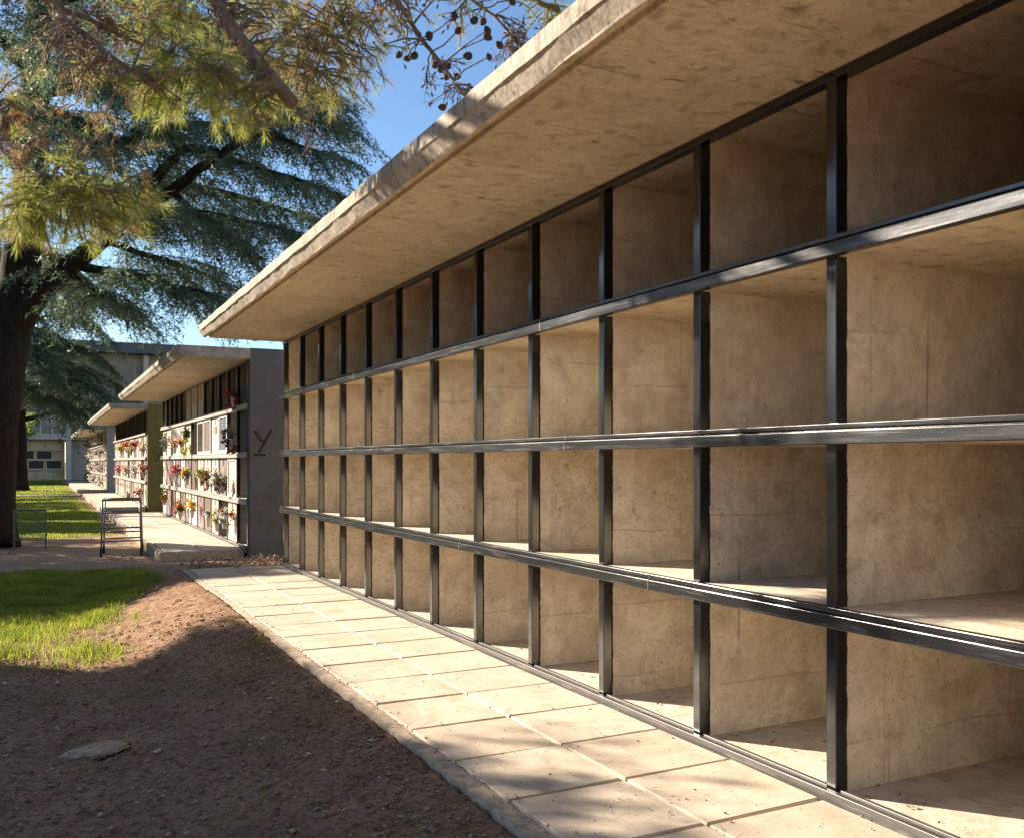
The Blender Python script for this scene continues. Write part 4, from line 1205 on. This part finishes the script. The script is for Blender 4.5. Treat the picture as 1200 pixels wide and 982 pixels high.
# --- light green young tree in front of the back building
def young_tree():
    base = at(29, 560, 62); base.z = -.02
    root = empty('young_tree', base, 'light green young tree beside the far cedar trunk', 'tree')
    b = MB()
    b.tube([tuple(base), (base.x + .05, base.y, 1.4), (base.x + .1, base.y, 3.4)], [.06, .05, .02], 8)
    tr = []
    for (px, py, w, h) in ((32, 497, 9, 10), (28, 508, 7, 9), (38, 490, 6, 7), (25, 520, 4, 7), (35, 506, 7, 6)):
        c = np.array(at(px, py, 62)); n = 420
        b.tube([(base.x + .06, base.y, max(.9, c[2] - .8)), tuple(c)], [.02, .008], 5)
        p = c + RNG.normal(size=(n, 3)) * np.array([w * .057 * .42, .3, h * .057 * .42])
        tr.append(blades(p, RNG.normal(size=(n, 3)), RNG.uniform(.07, .13, n), RNG.uniform(.05, .09, n)))
    b.build('trunk', M['cedar_bark'], root)
    tri_mesh('crown', np.concatenate(tr), foliage('young_leaves', [(.16, .22, .03), (.30, .36, .06), (.42, .46, .10)], .5), root)
young_tree()

# ------------------------------------------------------------------ trolley and green wire rack
def trolley():
    steel = flat('grey_tube_steel', (.20, .18, .18), .42, .25, 30)
    steel.node_tree.nodes['Principled BSDF'].inputs['Metallic'].default_value = .3
    rub = flat('black_rubber', (.015, .015, .016), .7, .2)
    FL = at(118.5, 652, 14.0); wdt = .56
    uy = Vector((FL.x, FL.y, 0)).normalized(); uy.rotate(__import__('mathutils').Euler((0, 0, R(-3.6))))
    ux = Vector((uy.y, -uy.x, 0))
    o = FL.copy(); o.z = .02
    root = empty('trolley', o + ux * (wdt / 2) + uy * .3, 'grey tubular steel bier trolley on small black casters', 'trolley')
    H = .86; dep = .62; r = .0135
    def P(u, v, z): return tuple(o + ux * u + uy * v + Vector((0, 0, z)))
    for u, v in ((0, 0), (wdt, 0), (0, dep), (wdt, dep)):
        su = .02 if u == 0 else -.02
        b = MB(); b.tube([P(u, v, .13), P(u + su * .5, v, .5), P(u + su, v, H - .012)], r, 8); b.build('leg', steel, root, smooth=True)
        b = MB(); b.tube([P(u, v, .13), P(u, v, .08)], .018, 8); c = b.build('caster', rub, root)
        b = MB(); q0 = Vector(P(u, v, .052)); b.tube([tuple(q0 - ux * .016), tuple(q0 + ux * .016)], .052, 14); b.build('wheel', rub, c)
    b = MB()
    for (a, c) in ((P(.02, 0, H), P(wdt - .02, 0, H)), (P(.02, dep, H), P(wdt - .02, dep, H)), (P(.02, 0, H), P(.02, dep, H)), (P(wdt - .02, 0, H), P(wdt - .02, dep, H))):
        b.tube([a, c], r + .003, 8)
    b.build('top_frame', steel, root, smooth=True)
    for z, v in ((.665, 0), (.44, 0), (.24, 0), (.66, dep), (.34, dep), (.24, dep)):
        b = MB(); b.tube([P(.012, v, z), P(wdt - .012, v, z)], r * .85, 8); b.build('crossbar', steel, root, smooth=True)
    for u in (.01, wdt - .01):
        b = MB(); b.tube([P(u, 0, .24), P(u, dep, .24)], r * .85, 8); b.build('side_bar', steel, root, smooth=True)
trolley()

def rack():
    gm = flat('faded_green_paint', (.07, .13, .075), .6, .3, 30)
    A = at(16, 640, 15.4); w = .47
    uy = Vector((A.x, A.y, 0)).normalized(); uy.rotate(__import__('mathutils').Euler((0, 0, R(-3))))
    ux = Vector((uy.y, -uy.x, 0))
    o = A.copy(); o.z = 0
    root = empty('wire_rack', o + ux * w / 2, 'low green wire basket frame beside the cedar trunk', 'wire rack')
    H = .64; dep = .34
    def P(u, v, z): return tuple(o + ux * u + uy * v + Vector((0, 0, z)))
    for u, v in ((0, 0), (w, 0), (0, dep), (w, dep)):
        b = MB(); b.tube([P(u, v, -.02), P(u, v, H)], .013, 6); b.build('leg', gm, root)
    b = MB()
    for z in (H, .16):
        for a, c in ((P(0, 0, z), P(w, 0, z)), (P(0, dep, z), P(w, dep, z)), (P(0, 0, z), P(0, dep, z)), (P(w, 0, z), P(w, dep, z))): b.tube([a, c], .011, 6)
    b.build('frame', gm, root)
    for v in (0, dep):
        b = MB()
        for i in range(1, 12): b.tube([P(w * i / 12, v, .16), P(w * i / 12, v, H - .12)], .0022, 4)
        for i in range(1, 9):
            z = .16 + (H - .28) * i / 8
            b.tube([P(0, v, z), P(w, v, z)], .0022, 4)
        b.build('wire_mesh', gm, root)
rack()

# ------------------------------------------------------------------ building closing the view
def back_building():
    Y = 83.0
    cream = flat('cream_render', (.42, .35, .27), .85, .12, 1.2); white = flat('white_concrete', (.62, .51, .39), .8, .1, 2); greyp = flat('grey_panel', (.33, .265, .205), .8, .15, 1.5)
    dark = flat('dark_fascia', (.13, .125, .13), .8, .2, 1); tan = flat('tan_stone_front', (.66, .42, .22), .8, .25, 3); shade_fill = flat('painted_recess_shade', (.075, .052, .038), .9, .2); stone_ = flat('pale_stone_front', (.70, .49, .29), .8, .2, 4)
    root = empty('back_building', (8, Y + 5, 0), 'long two storey pantheon building with flat dark roof edge closing the view', 'building')
    def part(n, m, *bs, bevel=0):
        b = MB()
        for q in bs: b.box(*q)
        return b.build(n, m, root, bevel)
    part('roof', dark, (-32, 46, Y - .9, Y + 12, 10.35, 11.2))
    part('upper_wall', cream, (-31, 45, Y + .6, Y + 11, 3.72, 10.34))
    part('floor_band', white, (-31.2, 45.2, Y - .25, Y + 11.2, 3.25, 3.70))
    for x in (-.02, .82): part('mullion', white, (x - .07, x + .07, Y + .42, Y + .595, 3.71, 10.3))
    for i, x in enumerate([-30, -24, -18, -12, -6, 1.98, 7.8, 13.8, 19.8, 25.8, 31.8, 37.8, 44.4]):
        part('column', white, (x - .2, x + .2, Y - .22, Y + .18, -.05, 10.3))
    for x in np.arange(-29, 44, 2.0):
        if abs(x - 2) < .5: continue
        part('window', greyp, (x + .15, x + 1.85, Y + .52, Y + .59, 3.9, 9.4))
    # ground floor: niche front left of the white column, plain panels right of it
    xs0, xs1 = -14.0, 1.72
    part('niche_front', tan, (xs0, xs1, Y + .5, Y + 1.2, -.05, 3.24))
    for r_, (z0, z1, mt) in enumerate(((.12, .75, stone_), (.95, 1.52, shade_fill), (1.72, 2.30, shade_fill), (2.48, 3.05, stone_))):
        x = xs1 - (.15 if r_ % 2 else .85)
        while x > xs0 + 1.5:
            part('niche_shade_panel' if mt is shade_fill else 'niche_slab', mt, (x - 1.15, x - .12, Y + .46 if mt is stone_ else Y + .485, Y + .495, z0, z1))  # the dark ones are flat panels coloured as the shade inside open niches
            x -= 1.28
    for z in (.84, 1.62, 2.40): part('ledge', stone_, (xs0, xs1, Y + .36, Y + .498, z - .05, z + .05))
    part('lower_wall', flat('warm_grey_panel', (.46, .35, .27), .8, .15, 1.5), (2.2, 45, Y + .45, Y + 11, -.05, 3.24))
    part('lintel', cream, (2.2, 45, Y + .38, Y + .449, 2.85, 3.1))
back_building()

# ------------------------------------------------------------------ far trees closing the horizon, left lawn hedge
def far_trees():
    tr = []
    for i in range(260):
        a = RNG.uniform(math.pi * .28, math.pi * 1.75); d = RNG.uniform(70, 130)
        c = np.array([math.cos(a) * d, math.sin(a) * d, 0])
        if c[0] > -22 and c[1] > 60 and c[0] < 60: continue
        hgt = RNG.uniform(5, 12); n = 130
        p = c + np.column_stack([RNG.normal(0, 2.4, n), RNG.normal(0, 2.4, n), RNG.random(n) * hgt])
        tr.append(blades(p, RNG.normal(size=(n, 3)), RNG.uniform(.8, 1.7, n), RNG.uniform(.6, 1.3, n)))
    tag(tri_mesh('far_wood', np.concatenate(tr), M['cedar_far']), 'far wood of dark trees round the cemetery lawn', 'wood', kind='stuff')
far_trees()
